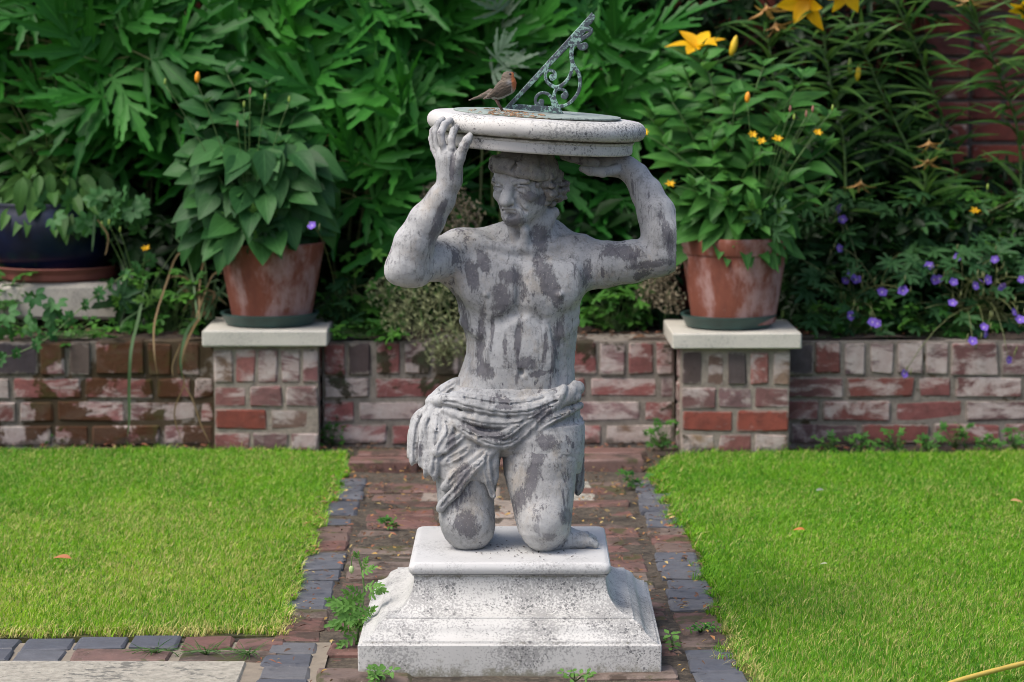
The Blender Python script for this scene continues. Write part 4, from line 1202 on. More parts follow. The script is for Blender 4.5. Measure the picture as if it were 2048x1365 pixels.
# ---- walls and pillars
def wall_root(name, x0, label, cat, y=WY): return empty(name, (x0, y, 0), label, cat)
def setbrick(parent, mat, x, z, L, h, yf, depth=.10, name='brick', jit=.003, proud=.004):
    key = 'wall_%d_%d' % (round(L*200), round(h*200))
    me = brick_mesh(key, round(L*200)/200, depth, round(h*200)/200, M[mat], 6, .0055, .0024)
    Mx = Matrix.Translation((x, yf+depth/2+RND.uniform(-proud, proud), z)) @ Matrix.Rotation(RND.uniform(-.014, .014), 4, 'Y') @ Matrix.Rotation(RND.uniform(-.01, .01), 4, 'Z')
    o = put(name, me, parent, Mx); return o
def low_wall(x0, x1, label, mat, mort, odd=()):
    r = wall_root('garden_wall', (x0+x1)/2, label, 'wall')
    v, f = box(x0, x1, WY+.005, WY+.22, -.03, .335)
    part('mortar_bed', v, f, M[mort], r, smooth=False)
    for c, z in enumerate((.034, .110, .186)):
        x = x0-(.0, .11, .05)[c]+RND.uniform(-.02, .02)
        while x < x1:
            L = .218 if RND.random() < .88 else .107
            a, b = max(x, x0+.003), min(x+L, x1-.003)
            if b-a > .03: setbrick(r, mat, (a+b)/2, z, b-a-.002, .066, WY)
            x += L+.011
    x = x0+.006
    while x < x1-.05:
        L = .070+RND.uniform(-.006, .012)
        if RND.random() < .22: L = .15
        L = min(L, x1-x-.004)
        m2 = mat
        q = RND.random()
        if q < .16: m2 = 'brick_dark'
        setbrick(r, m2, x+L/2, .280+RND.uniform(-.004, .004), L, .104, WY-.004, .11, proud=.004)
        x += L+RND.uniform(.009, .018)
    return r
PLX, PRX = float(at(532, 800, 8.03)[0]), float(at(1471, 800, 7.95)[0])
low_wall(-3.1, PLX-.172, 'low brick garden wall thick with brown moss, below the dark blue glazed pot', 'brick_moss', 'mortar_moss')
low_wall(PLX+.172, PRX-.178, 'low lime-streaked brick wall seen behind the kneeling statue, between the two pillars', 'brick_mid', 'mortar')
low_wall(PRX+.178, 3.1, 'low dark red brick wall with violet geraniums spilling over its top', 'brick_right', 'mortar')
def pillar(xc, yf, wdt, label, courses):
    r = empty('brick_pillar', (xc, yf+wdt/2, 0), label, 'pillar', 'brick pillars with stone caps')
    v, f = box(xc-wdt/2+.005, xc+wdt/2-.005, yf+.004, yf+wdt-.01, -.03, .333)
    part('mortar_core', v, f, M['mortar_pillar'], r, smooth=False)
    for z, h, units in courses:
        tot = sum(u for u, _ in units); x = xc-wdt/2
        for u, mat in units:
            L = wdt*u/tot
            setbrick(r, mat, x+L/2, z, L-.011, h, yf, .10, proud=.003)
            x += L
    # side faces: headers and stretchers behind the front bricks
    for s in (-1, 1):
        for i, (z, h, units) in enumerate(courses):
            for j in range(2):
                me = brick_mesh('side_%d' % round(h*200), .10, .105, round(h*200)/200, M['brick_pillar'], 4, .008, .0028)
                put('brick', me, r, Matrix.Translation((xc+s*(wdt/2-.05), yf+.162+j*.114, z)))
    v, f = chamfer_box(wdt+.058, .40, .050, .004, .0012); v += np.array((xc, yf-.028+.20, .333+.026))
    part('cap_stone', v, f, M['capstone'], r, smooth=False)
    return r
P_, Rr, Dk, Md = 'brick_pillar', 'brick_red', 'brick_dark', 'brick_mid'
pillar(PLX, 8.03, .336, 'brick pillar with a pale stone cap carrying the terracotta pot of broad dark leaves',
       [(.025, .062, ((3, Md), (3, Md), (2.4, Md))), (.099, .066, ((3, Rr), (2.7, P_))), (.173, .064, ((2, P_), (2, P_), (2, P_))), (.268, .106, ((1, Md), (1, P_), (1, P_), (1, Md), (.8, Md)))])
pillar(PRX, 7.95, .345, 'brick pillar with a pale stone cap carrying the terracotta pot of upright light green leaves',
       [(.030, .066, ((2, Md), (2, P_), (2, Md))), (.104, .066, ((3, Rr), (3, Rr))), (.178, .064, ((2, P_), (2, Md), (2, P_))), (.270, .106, ((1, Dk), (1, P_), (1, Dk), (1, P_), (.85, P_)))])
# ---- raised bed behind the wall
v, f = sheet(-3.2, 3.2, WY+.02, 9.06, .333, 160, 40, .010, 8)
structure('flower_bed', v, f, M['soil'])
for s, nm in ((-1, 'soil_strip'), (1, 'soil_strip')):
    x0, x1 = (-3.2, PATH_X-.5) if s < 0 else (PATH_X+.5, 3.2)
    v, f = sheet(x0, x1, gy(912), WY+.02, -.006, 60, 8, .006, 9)
    structure(nm, v, f, M['soil'])
# ---- tall boundary wall at the back, with a pier
BY = 9.02
bw = empty('boundary_wall', (0.2, BY, 0), 'tall dark red brick boundary wall behind the lilies and shrubs', 'wall')
v, f = box(-3.0, 3.2, BY+.010, BY+.23, -.03, 2.05); part('mortar_bed', v, f, M['mortar_dark'], bw, smooth=False)
n = 0
for c in range(17):
    z = .33+c*.0755
    off = (.0, .112)[c % 2]
    x = .10+off
    while x < 2.05:
        L = .215 if c % 2 == 0 or RND.random() < .75 else .103
        setbrick(bw, 'brick_boundary', x+L/2, z+.033, L, .066, BY, .10, proud=.003); x += L+.011; n += 1
# the rest of that wall lies behind leaves: its courses in one piece
A = []
for c in range(-2, 23):
    z = .33+c*.0755
    x = -2.98+(.0, .112)[c % 2]
    while x < (.09 if 0 <= c < 17 else 2.0):
        v, f = box(x, x+.215, BY+RND.uniform(-.003, .003), BY+.02, z, z+.066); A.append((v, f)); x += .226
v, f = join(A); tag(part('brickwork', v, f, M['brick_boundary'], bw, smooth=False), kind='stuff')
pier_x = float(at(1908, 240, 8.9)[0])
pr_ = empty('wall_pier', (pier_x, BY, 0), 'narrow red brick pier standing proud of the tall boundary wall', 'pier')
v, f = box(pier_x-.10, pier_x+.052, BY-.075, BY-.004, -.03, 2.05); part('mortar_bed', v, f, M['mortar_dark'], pr_, smooth=False)
for c in range(16):
    setbrick(pr_, 'brick_boundary', pier_x-.024, .33+c*.0755+.033, .158, .066, BY-.088, .08, proud=.002)
# ================================================================== pots
def pot(px, y_rim, y_base, Y, rt, rb, label, band):
    zb = float(at(px, y_base, Y)[2]); c = at(px, y_base, Y); 
    h = float(at(px, y_rim, Y)[2])-zb
    r = empty('terracotta_pot', (c[0], Y, zb), label, 'pot', 'terracotta pots on the pillars')
    t = .012
    if band:
        pr = [(0, 0), (rb-.01, 0), (rb, .006), (rt-.014, h-.058), (rt-.015, h-.055), (rt-.009, h-.052), (rt-.007, h-.045), (rt, h-.006), (rt-.003, h), (rt-t, h), (rt-t-.012, h-.04), (0, h-.045)]
    else:
        pr = [(0, 0), (rb-.01, 0), (rb, .006), (rt-.004, h-.02), (rt, h-.004), (rt-.004, h), (rt-t, h), (rt-t-.008, h-.04), (0, h-.045)]
    v, f = lathe(pr, 56, (c[0], Y, zb)); auto_smooth(part('pot_body', v, f, M['terracotta'], r), 40)
    v, f = lathe([(0, h-.042), (rt-t-.008, h-.042)], 40, (c[0], Y, zb+.004)); part('compost', v, f, M['soil'], r)
    return r, np.array((c[0], Y, zb+h))
def saucer(px, Y, z0, r, h, mat, label):
    c = at(px, 640, Y)
    pr = [(0, 0), (r*.80, 0), (r*.88, .004), (r*.97, h-.008), (r, h-.004), (r, h), (r-.010, h), (r-.018, .010), (0, .009)]
    v, f = lathe(pr, 64, (c[0], Y, z0)); o = part('plant_saucer', v, f, mat)
    auto_smooth(o, 40); tag(o, label, 'saucer'); return o
capz = .333+.026+.025
sL = saucer(540, 8.19, capz+.001, .158, .040, M['saucer_green'], 'dark green plastic saucer under the terracotta pot of broad dark leaves')
sR = saucer(1457, 8.11, capz+.001, .153, .042, M['saucer_green'], 'dark green plastic saucer under the banded terracotta pot of upright leaves')
potL, topL = pot(544, 474, 633, 8.19, .172, .125, 'limed terracotta pot half hidden by broad dark green leaves', False)
potR, topR = pot(1467, 458, 633, 8.11, .178, .132, 'terracotta pot with a plain rim band, planted with upright light green leaves', True)
for o in (potL, potR): o.location.z = capz+.011
topL[2] += capz+.011-float(at(544, 633, 8.19)[2]); topR[2] += capz+.011-float(at(1467, 633, 8.11)[2])
# blue glazed pot on a clay saucer on a stone block
YB = 8.62
zs = float(at(120, 568, YB-.2)[2])
bk = at(130, 590, YB)
v, f = chamfer_box(.44, .40, .12, .012, .004); v += np.array((bk[0]+.01, YB, zs-.06))
o = part('stone_block', v, f, M['stone'], smooth=False); tag(o, 'rough pale stone block under the dark blue glazed pot', 'stone')
saucer(118, YB, zs+.001, .222, .048, M['saucer_clay'], 'wide clay-red saucer under the dark blue glazed pot')
cb = at(108, 560, YB)
r = empty('glazed_pot', (cb[0], YB, zs+.012), 'large blue-black glazed pot at the left with pale leafy stems', 'pot')
v, f = lathe([(0, 0), (.15, 0), (.165, .01), (.215, .09), (.232, .16), (.228, .22), (.215, .24), (.222, .25), (.205, .25), (.19, .21), (0, .21)], 56, (cb[0], YB, zs+.012))
part('pot_body', v, f, M['blue_glaze'], r)
topB = np.array((cb[0], YB, zs+.012+.235))

# ================================================================== leaves
def ovate(W=.28, n=8, p=.75, fold=.22, curl=.25, q=.9, twist=0):
    V, U, Fc = [], [], []
    for i in range(n+1):
        t = i/n; wd = W*max(0, math.sin(math.pi*min(1, t**p)))**q
        if i in (0, n): wd = .004
        z = -curl*t*t
        for s in (-1, -.5, 0, .5, 1):
            V.append((s*wd, t, z+fold*abs(s)*wd+twist*s*wd*t)); U.append((s, t))
    for i in range(n):
        for k in range(4):
            a = i*5+k; Fc.append((a, a+1, a+6, a+5))
    return np.array(V), Fc, np.array(U)
def blade(L, W, teeth, z_curl, fold=.3, n=None):
    """one toothed lobe along +y"""
    n = n or max(4, teeth*2)
    V, U, Fc = [], [], []
    for i in range(n+1):
        t = i/n
        wd = W*L*1.45*min(1, (t+.06)/.34)**.8*(1-t)**.72
        if teeth and 1 < i < n: wd *= 1.30 if i % 2 else .78
        if i == n: wd = .002*L
        yy = t*L + (.085*L if teeth and i % 2 and 0 < i < n else 0)
        z = -z_curl*L*t*t
        V += [(-wd, yy, z+fold*wd), (0, t*L, z), (wd, yy, z+fold*wd)]; U += [(-1, t), (0, t), (1, t)]
    for i in range(n):
        for k in range(2):
            a = i*3+k; Fc.append((a, a+1, a+4, a+3))
    return np.array(V), Fc, np.array(U)
def compound(lobes):
    """lobes: (y on the midrib, angle, length, width, teeth, curl, lift)"""
    V, U, Fc, n = [], [], [], 0
    for y, ang, L, W, teeth, curl, lift in lobes:
        v, f, u = blade(L, W, teeth, curl)
        c, s = math.cos(R(ang)), math.sin(R(ang))
        v = np.stack([v[:, 0]*c+v[:, 1]*s, -v[:, 0]*s+v[:, 1]*c+y, v[:, 2]+lift*v[:, 1]-.10*y*y], 1)
        V.append(v); U.append(u); Fc += [tuple(i+n for i in q) for q in f]; n += len(v)
    return np.concatenate(V), Fc, np.concatenate(U)
def big_lobed(rg):
    L = []
    c = lambda: rg.uniform(-.05, .26)
    for y, a, l in ((.02, 84, .46), (.07, 56, .70), (.22, 40, .66), (.38, 30, .50)):
        for s in (-1, 1):
            L.append((y, s*(a+rg.uniform(-7, 7)), l*rg.uniform(.85, 1.12), .088, 3 if l < .5 else 4, c(), rg.uniform(-.15, .22)))
    L.append((.3, rg.uniform(-4, 4), .76, .105, 5, c(), 0)); L.append((0, 0, .5, .09, 0, .05, 0))
    return compound(L)
def cut_palm(rg, n=7, W=.14):
    return compound([(0, a+rg.uniform(-5, 5), (1-.0025*abs(a))*rg.uniform(.85, 1.05), W, 2, rg.uniform(0, .3), rg.uniform(-.1, .2)) for a in np.linspace(-115, 115, n)])
def trefoil(rg, n=3):
    V, U, Fc, m = [], [], [], 0
    for a in np.linspace(-100, 100, n):
        v, f, u = ovate(.30, 4, .95, .15, rg.uniform(0, .4), .7); c, s = math.cos(R(a)), math.sin(R(a))
        v = v*.8; v[:, 1] += .12
        V.append(np.stack([v[:, 0]*c+v[:, 1]*s, -v[:, 0]*s+v[:, 1]*c, v[:, 2]], 1)); U.append(u); Fc += [tuple(i+m for i in q) for q in f]; m += len(v)
    return np.concatenate(V), Fc, np.concatenate(U)
def weedy(rg):
    L = []
    for y, a, l in ((.12, 70, .26), (.3, 58, .34), (.5, 48, .34), (.68, 38, .26)):
        for s in (-1, 1): L.append((y, s*(a+rg.uniform(-9, 9)), l*rg.uniform(.8, 1.1), .24, 2, .2, rg.uniform(-.1, .3)))
    L.append((.55, 0, .48, .24, 3, .3, 0)); L.append((0, 0, .8, .045, 0, .1, 0))
    return compound(L)
def linear(W=.06, curl=.6, n=7):
    V, U, Fc = [], [], []
    for i in range(n+1):
        t = i/n; wd = W*max(.02, math.sin(math.pi*min(1, (.12+.88*t)**.7)))
        a = curl*t
        y, z = (math.sin(a)/curl, -(1-math.cos(a))/curl)
        for s in (-1, 0, 1): V.append((s*wd, y, z+.35*abs(s)*wd)); U.append((s, t))
    for i in range(n):
        for k in range(2):
            a = i*3+k; Fc.append((a, a+1, a+4, a+3))
    return np.array(V), Fc, np.array(U)
def lib(name, gens, mat):
    return [mesh(name, v, f, mat, uv=u) for v, f, u in gens]
rg = random.Random(9)
G = dict(
    lobed=((.018, .075, .020), (.060, .190, .040)), ov_dark=((.018, .055, .028), (.050, .130, .055)), ov_light=((.035, .095, .030), (.085, .210, .060)),
    pale=((.045, .12, .035), (.105, .245, .065)))
MLf = {
    'lobed': leaf_mat('lobed_leaf', (.009, .074, .010), (.048, .230, .024), (.055, .19, .045), .46, 8, .45, spec=.22),
    'ovate_dark': leaf_mat('broad_dark_leaf', (.018, .076, .020), (.050, .160, .038), (.06, .14, .05), .48, 4, .28),
    'ovate_light': leaf_mat('light_leaf', (.028, .112, .020), (.076, .228, .040), (.07, .17, .05), .48, 7, .32),
    'pale': leaf_mat('pale_leaf', (.034, .105, .022), (.090, .210, .042), (.09, .19, .06), .48, 7, .28),
    'lily': leaf_mat('lily_leaf', (.026, .085, .014), (.085, .180, .036), (.09, .17, .05), .38, 0),
    'ground': leaf_mat('ground_cover_leaf', (.030, .11, .020), (.095, .26, .035), None, .5, 0),
    'cut': leaf_mat('cut_leaf', (.018, .065, .022), (.055, .145, .045), None, .5, 0),
    'vetch': leaf_mat('blue_green_leaf', (.028, .105, .030), (.075, .205, .060), None, .5, 3, .2),
    'weed': leaf_mat('weed_leaf', (.075, .185, .035), (.16, .33, .07), None, .5, 5, .3),
    'filler': leaf_mat('shade_painted_leaf', (.004, .018, .004), (.014, .050, .010), None, .45, 0, attr=True),  # near-black green: the shade of the gaps is put into the leaf colour
    'dry': leaf_mat('dry_strap', (.17, .115, .055), (.30, .22, .12), None, .6, 0),
    'strap': leaf_mat('strap_leaf', (.05, .11, .05), (.14, .22, .10), None, .4, 0),
    'silver': leaf_mat('silvery_leaf', (.09, .16, .10), (.19, .27, .19), None, .5, 6, .2)}
LB = {
    'lobed': lib('lobed_leaf_mesh', [big_lobed(rg) for _ in range(9)], MLf['lobed']),
    'silver': lib('silvery_leaf_mesh', [big_lobed(rg) for _ in range(3)], MLf['silver']),
    'ovate_dark': lib('broad_leaf_mesh', [ovate(rg.uniform(.27, .34), 8, .62, rg.uniform(.1, .35), rg.uniform(.05, .5), .85, rg.uniform(-.2, .2)) for _ in range(7)], MLf['ovate_dark']),
    'ovate_light': lib('light_leaf_mesh', [ovate(rg.uniform(.19, .25), 8, .70, rg.uniform(.1, .45), rg.uniform(.0, .5), .9, rg.uniform(-.2, .2)) for _ in range(7)], MLf['ovate_light']),
    'pale': lib('pale_leaf_mesh', [ovate(rg.uniform(.17, .24), 8, .75, rg.uniform(.1, .4), rg.uniform(.1, .6), .9, rg.uniform(-.2, .2)) for _ in range(7)], MLf['pale']),
    'lily': lib('lily_leaf_mesh', [linear(rg.uniform(.05, .065), rg.uniform(.3, 1.0)) for _ in range(5)], MLf['lily']),
    'ground': lib('ground_leaf_mesh', [cut_palm(rg, 5, .26) for _ in range(4)]+[trefoil(rg) for _ in range(2)], MLf['ground']),
    'cut': lib('cut_leaf_mesh', [cut_palm(rg, 7, .15) for _ in range(6)], MLf['cut']),
    'vetch': lib('vetch_leaf_mesh', [trefoil(rg, 5) for _ in range(3)], MLf['vetch']),
    'weed': lib('weed_leaf_mesh', [weedy(rg) for _ in range(4)], MLf['weed']),
    'clover': lib('round_leaf_mesh', [trefoil(rg) for _ in range(3)], MLf['weed'])}
MS = {'green': plain('green_stem', (.075, .14, .035), .5, .3, 30, 0), 'olive': plain('olive_stem', (.13, .15, .05), .55, .3, 30, 0), 'brown': plain('woody_stem', (.10, .06, .035), .8, .3, 30, .3),
      'tan': plain('dry_stem', (.33, .25, .13), .7, .3, 30, 0), 'pink': plain('pink_stem', (.22, .12, .07), .6, .3, 30, 0)}
def leaf(root, kind, pos, d, nrm, size, name='leaf', sx=1.0):
    return put(name, RND.choice(LB[kind]), root, mat4(pos, d, nrm, size, sx))
def rdir(az, el): return np.array((math.cos(az)*math.cos(el), math.sin(az)*math.cos(el), math.sin(el)))
VIEW = np.array((0, -1, .25))

def stem_plant(root, base, tips, kind, size, gap, el_low, el_top, t0=.25, stem='green', rad=.004, per=2, face=.5, arch=.35, topsize=.6, spread=.05):
    """leafy stems from BASE to each tip (world points)"""
    for ti, tip in enumerate(tips):
        b = base+np.array((RND.uniform(-spread, spread), RND.uniform(-spread, spread), 0))
        tip = np.asarray(tip, float)
        ctl = b*(.5+arch*.3)+tip*(.5-arch*.3); ctl[2] = b[2]+(tip[2]-b[2])*(.5+arch*.5)
        if tip[2] < b[2]+.05: ctl[2] = max(b[2], tip[2])+.10
        P = bez(b, ctl, tip, 10)
        v, f = tube(P, np.linspace(rad, rad*.45, 10), 6); part('stem', v, f, MS[stem], root)
        Ln = np.linalg.norm(np.diff(P, axis=0), axis=1).sum()
        nn = max(2, int(Ln*(1-t0)/gap)); az = RND.uniform(0, 6.28)
        for k in range(nn+1):
            t = t0+(1-t0)*k/nn
            i = min(8, int(t*9)); u = t*9-i; p = P[i]*(1-u)+P[i+1]*u
            top = k == nn
            m = 4 if top else per
            for j in range(m):
                a = az+2*math.pi*j/m+RND.uniform(-.35, .35)
                el = R(el_low+(el_top-el_low)*(k/nn)**1.3+RND.uniform(-14, 14)); 
                if top: el = R(el_top+RND.uniform(-5, 22))
                d = rdir(a, el)
                if d[1] > .55 and RND.random() < .55: d[1] *= -1      # fewer leaves turned to the wall
                nrm = np.array((0, 0, 1))*(1-face)+VIEW*face
                s = RND.uniform(*size)*(topsize+ (1-topsize)*min(1, (nn-k)/2) if not top else topsize*RND.uniform(.6, 1.1))
                leaf(root, kind, p, d, nrm, s, sx=RND.uniform(.85, 1.15))
            az += math.pi/2 if per == 2 else 2.4

# ---- plant in the right-hand pot
rt = empty('leafy_plant', topR-np.array((0, 0, .03)), 'dense upright plant with light green pointed leaves filling the banded terracotta pot', 'plant')
tips = [at(x, y, 8.11+dy) for x, y, dy in ((1345, 205, .02), (1408, 120, .1), (1528, 132, .05), (1605, 158, .0), (1470, 205, -.05), (1328, 290, -.06), (1424, 280, -.10), (1556, 250, -.06), (1648, 300, .02), (1505, 320, -.14), (1385, 372, -.14), (1572, 365, -.14), (1455, 395, -.18), (1655, 235, .1), (1300, 235, .08), (1640, 392, -.06), (1375, 160, .14), (1570, 185, .14), (1325, 380, -.05), (1520, 420, -.2))]
stem_plant(rt, topR-np.array((0, 0, .04)), tips, 'ovate_light', (.11, .15), .050, -25, 38, .12, 'green', .0042, 2, .45)
# skirt of leaves over the rim
for k in range(64):
    a = RND.uniform(-3.1, -.05); p = topR+np.array((math.cos(a)*.12, math.sin(a)*.12, RND.uniform(-.01, .16)))
    leaf(rt, 'ovate_light', p, rdir(a, R(RND.uniform(-70, -5))), VIEW+np.array((0, 0, .5)), RND.uniform(.10, .145))
# ---- plant in the left pot
lt = empty('broad_leaved_plant', topL-np.array((0, 0, .03)), 'plant with broad dark ribbed leaves drooping over the left terracotta pot', 'plant')
tips = [at(x, y, 8.19+dy) for x, y, dy in ((455, 150, .05), (415, 205, .0), (532, 175, .05), (392, 262, -.04), (592, 225, .0), (480, 245, -.06), (372, 330, -.06), (560, 290, -.1), (640, 320, .0), (440, 330, -.12), (520, 350, -.15))]
stem_plant(lt, topL-np.array((0, 0, .04)), tips, 'ovate_dark', (.105, .155), .048, -40, 25, .12, 'green', .0045, 2, .5)
for k in range(140):
    a = RND.uniform(-3.2, .05); rr_ = RND.uniform(.06, .20); up = RND.uniform(.02, .32)
    p = topL+np.array((math.cos(a)*rr_-.03, math.sin(a)*rr_, up))
    leaf(lt, 'ovate_dark', p, rdir(a, R(RND.uniform(-75, -5))), VIEW+np.array((RND.uniform(-.3, .3), 0, RND.uniform(.2, .9))), RND.uniform(.10, .15))
# ---- plant in the blue pot
bt = empty('pale_leaved_plant', topB-np.array((0, 0, .03)), 'pale green leafy stems growing from the dark blue glazed pot', 'plant')
tips = [at(x, y, YB+dy) for x, y, dy in ((18, 90, 0), (70, 75, .1), (112, 160, -.05), (-10, 160, -.05), (160, 235, -.05), (35, 215, -.12), (92, 275, -.15), (190, 305, -.1), (15, 305, -.18), (130, 340, -.18), (215, 360, -.1), (-40, 240, -.1), (60, 360, -.2))]
for k in range(84):
    a = RND.uniform(-3.1, .1); rr_ = RND.uniform(.13, .23)
    p = topB+np.array((math.cos(a)*rr_, math.sin(a)*rr_, RND.uniform(-.03, .12)))
    leaf(bt, 'pale', p, rdir(a, R(RND.uniform(-85, -15))), VIEW+np.array((0, 0, .3)), RND.uniform(.08, .12))
stem_plant(bt, topB, tips, 'pale', (.09, .13), .06, -35, 35, .2, 'olive', .004, 2, .45)

# ---- the big shrubs with deeply cut leaves
def lobed_shrub(label, px, py, hw, hh, n, Y, lean, kind='lobed', size=(.23, .36)):
    n = int(n*.95)
    base = at(px, 640, Y); base[2] = .31
    root = empty('cut_leaved_shrub', base, label, 'shrub', None)
    A = []
    canes = []
    for k in range(4):
        e = at(px+RND.uniform(-.7, .7)*hw, py-RND.uniform(-.2, .8)*hh, Y+RND.uniform(-.06, .12))
        b = base+np.array((RND.uniform(-.08, .08), RND.uniform(0, .1), 0))
        P = bez(b, (b+e)/2+np.array((0, .05, .12)), e, 14); canes.append(P)
        A.append(tube(P, np.linspace(.007, .003, 14), 6))
    m = int(math.sqrt(n*hw/hh))+1; q = 0
    pts = []
    for i in range(m):
        for j in range(int(n/m)+1):
            pts.append((px+hw*(2*(i+RND.random())/m-1), py+hh*(2*(j+RND.random())/(int(n/m)+1)-1)))
    RND.shuffle(pts)
    for x, y in pts[:n]:
        dy = RND.uniform(-.22, .16)
        p = at(x, y, Y+dy)
        a = math.atan2(-(y-py-hh*.75), (x-px))+RND.gauss(0, .7) if RND.random() < .75 else lean+RND.gauss(0, .5)
        d = np.array((math.cos(a), -RND.uniform(.0, .55), math.sin(a)*.8+.16))
        nrm = np.array((RND.uniform(-.4, .4), -RND.uniform(.3, 1.0), RND.uniform(.35, 1.0)))
        s = RND.uniform(*size)
        leaf(root, kind, p, d, nrm, s)
        P = canes[RND.randrange(4)]; near = P[np.argmin(((P-p)**2).sum(1))]
        if np.linalg.norm(near-p) < .35:
            A.append(tube(bez(near, (near+p)/2+np.array((0, 0, .03)), p, 5), [.003, .0028, .0025, .002, .0018], 5))
    v, f = join(A); part('stem', v, f, MS['olive'], root)
    return root
lobed_shrub('large shrub with deeply cut leaves at the top corner above the blue pot', 120, 50, 190, 130, 42, 8.62, 2.6)
lobed_shrub('large shrub with deeply cut leaves rising behind the broad dark-leaved potted plant', 380, 90, 190, 130, 44, 8.68, 2.2)
lobed_shrub('tall cut-leaved shrub with bright fresh leaves up to the top edge behind the left pot', 640, 60, 170, 130, 46, 8.66, 1.4)
lobed_shrub('cut-leaved shrub hanging down between the left pot and the raised stone hand', 700, 300, 130, 140, 44, 8.52, 3.6)
lobed_shrub('cut-leaved shrub directly behind the robin', 880, 90, 140, 130, 46, 8.62, 1.0)
lobed_shrub('cut-leaved shrub behind the gnomon, its leaves spreading to the lilies', 1170, 130, 150, 120, 42, 8.66, .4)
lobed_shrub('shaded cut-leaved shrub behind the statue head and arms', 960, 330, 260, 130, 34, 8.72, -.8)
lobed_shrub('pale silvery cut-leaved shoot with turned-over leaves behind the robin', 985, 90, 28, 90, 9, 8.50, 1.3, 'silver', (.12, .18))
lobed_shrub('cut-leaved shrub behind the pale plant of the blue pot', 260, 230, 150, 150, 34, 8.66, 3.0)

# ---- dark massed leaves between the plants
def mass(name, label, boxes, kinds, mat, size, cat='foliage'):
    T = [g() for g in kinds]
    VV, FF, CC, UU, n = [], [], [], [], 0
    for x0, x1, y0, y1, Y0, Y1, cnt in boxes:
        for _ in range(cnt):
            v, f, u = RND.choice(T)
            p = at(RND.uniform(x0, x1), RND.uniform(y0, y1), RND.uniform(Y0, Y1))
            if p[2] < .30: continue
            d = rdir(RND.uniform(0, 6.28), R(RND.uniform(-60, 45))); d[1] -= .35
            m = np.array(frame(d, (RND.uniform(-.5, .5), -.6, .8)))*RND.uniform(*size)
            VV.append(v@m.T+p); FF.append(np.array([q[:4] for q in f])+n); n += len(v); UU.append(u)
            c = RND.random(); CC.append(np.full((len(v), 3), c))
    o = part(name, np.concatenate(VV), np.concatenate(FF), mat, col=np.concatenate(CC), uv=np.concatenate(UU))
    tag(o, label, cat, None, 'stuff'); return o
sm = lambda: ovate(.30, 3, .7, .2, .2)
smc = lambda: cut_palm(rg, 5, .2)
mass('foliage', 'dark massed leaves in the shade behind the shrubs on the pot side, some added overhead', [(-250, 1320, -60, 640, 8.72, 8.97, 3600), (560, 1330, 420, 660, 8.45, 8.9, 900), (230, 460, 430, 640, 8.4, 8.8, 420), (-300, 1330, -300, -60, 8.6, 8.95, 600)], [sm, sm, smc], MLf['filler'], (.06, .12))  # last box: unseen leaves added above the view to shade the shrubs
mass('foliage', 'dark massed leaves at the foot of the lilies in the flower bed, some added overhead', [(1300, 1860, -40, 420, 8.75, 8.97, 800), (1560, 2250, 430, 650, 8.4, 8.95, 1500), (1860, 2250, 330, 450, 8.8, 8.97, 120), (1560, 1880, 250, 480, 8.6, 8.9, 420), (1330, 2300, -300, -60, 8.7, 8.95, 300)], [sm, smc, smc], MLf['filler'], (.05, .10))  # last box: unseen leaves added overhead to shade the lilies and wall

# ---- lilies
petal_y = leaf_mat('yellow_petal', (.80, .42, .010), (.90, .56, .015), None, .45, 0, transl=.3)
petal_d = leaf_mat('withered_petal', (.42, .22, .08), (.62, .40, .18), None, .6, 0, transl=.2)
petal_v = leaf_mat('violet_petal', (.16, .09, .52), (.26, .15, .66), None, .5, 6, .35, transl=.3)
petal_o = leaf_mat('orange_petal', (.80, .26, .01), (.85, .40, .02), None, .45, 0, transl=.3)
PM = {'y': [mesh('lily_petal', *(lambda a: (a[0], a[1]))(ovate(.27, 7, .9, .25, c)), petal_y, uv=ovate(.27, 7, .9, .25, c)[2]) for c in (.35, .6)],
      'd': [mesh('withered_petal', *(lambda a: (a[0], a[1]))(ovate(.12, 7, .9, .8, c, .9, .6)), petal_d, uv=ovate(.12, 7, .9, .8, c)[2]) for c in (.6, 1.2)]}
def six_petals(root, pos, d, size, kind, open_=45):
    fl = bpy.data.objects.new('flower', mesh('flower_heart', *ovate_core(size), MS['olive'])); COL.objects.link(fl); fl.parent = root
    fl.location = Vector(pos)-parent_loc(root)
    F0 = frame(d)
    for k in range(6):
        a = 2*math.pi*k/6+RND.uniform(-.1, .1); o = R(open_+RND.uniform(-9, 9))
        loc = Vector((math.cos(a)*math.sin(o), math.cos(o), math.sin(a)*math.sin(o)))
        dd = F0 @ loc; nn = F0 @ Vector((-math.cos(a)*math.cos(o), math.sin(o), -math.sin(a)*math.cos(o)))
        m4 = mat4((0, 0, 0), dd, nn, size*RND.uniform(.9, 1.08))
        p = bpy.data.objects.new('petal', RND.choice(PM[kind])); COL.objects.link(p); p.parent = fl; p.matrix_basis = m4
    return fl
def ovate_core(size):
    return tube([(0, 0, -.004), (0, 0, .0), (0, 0, .004)], [size*.03, size*.06, size*.03], 6)
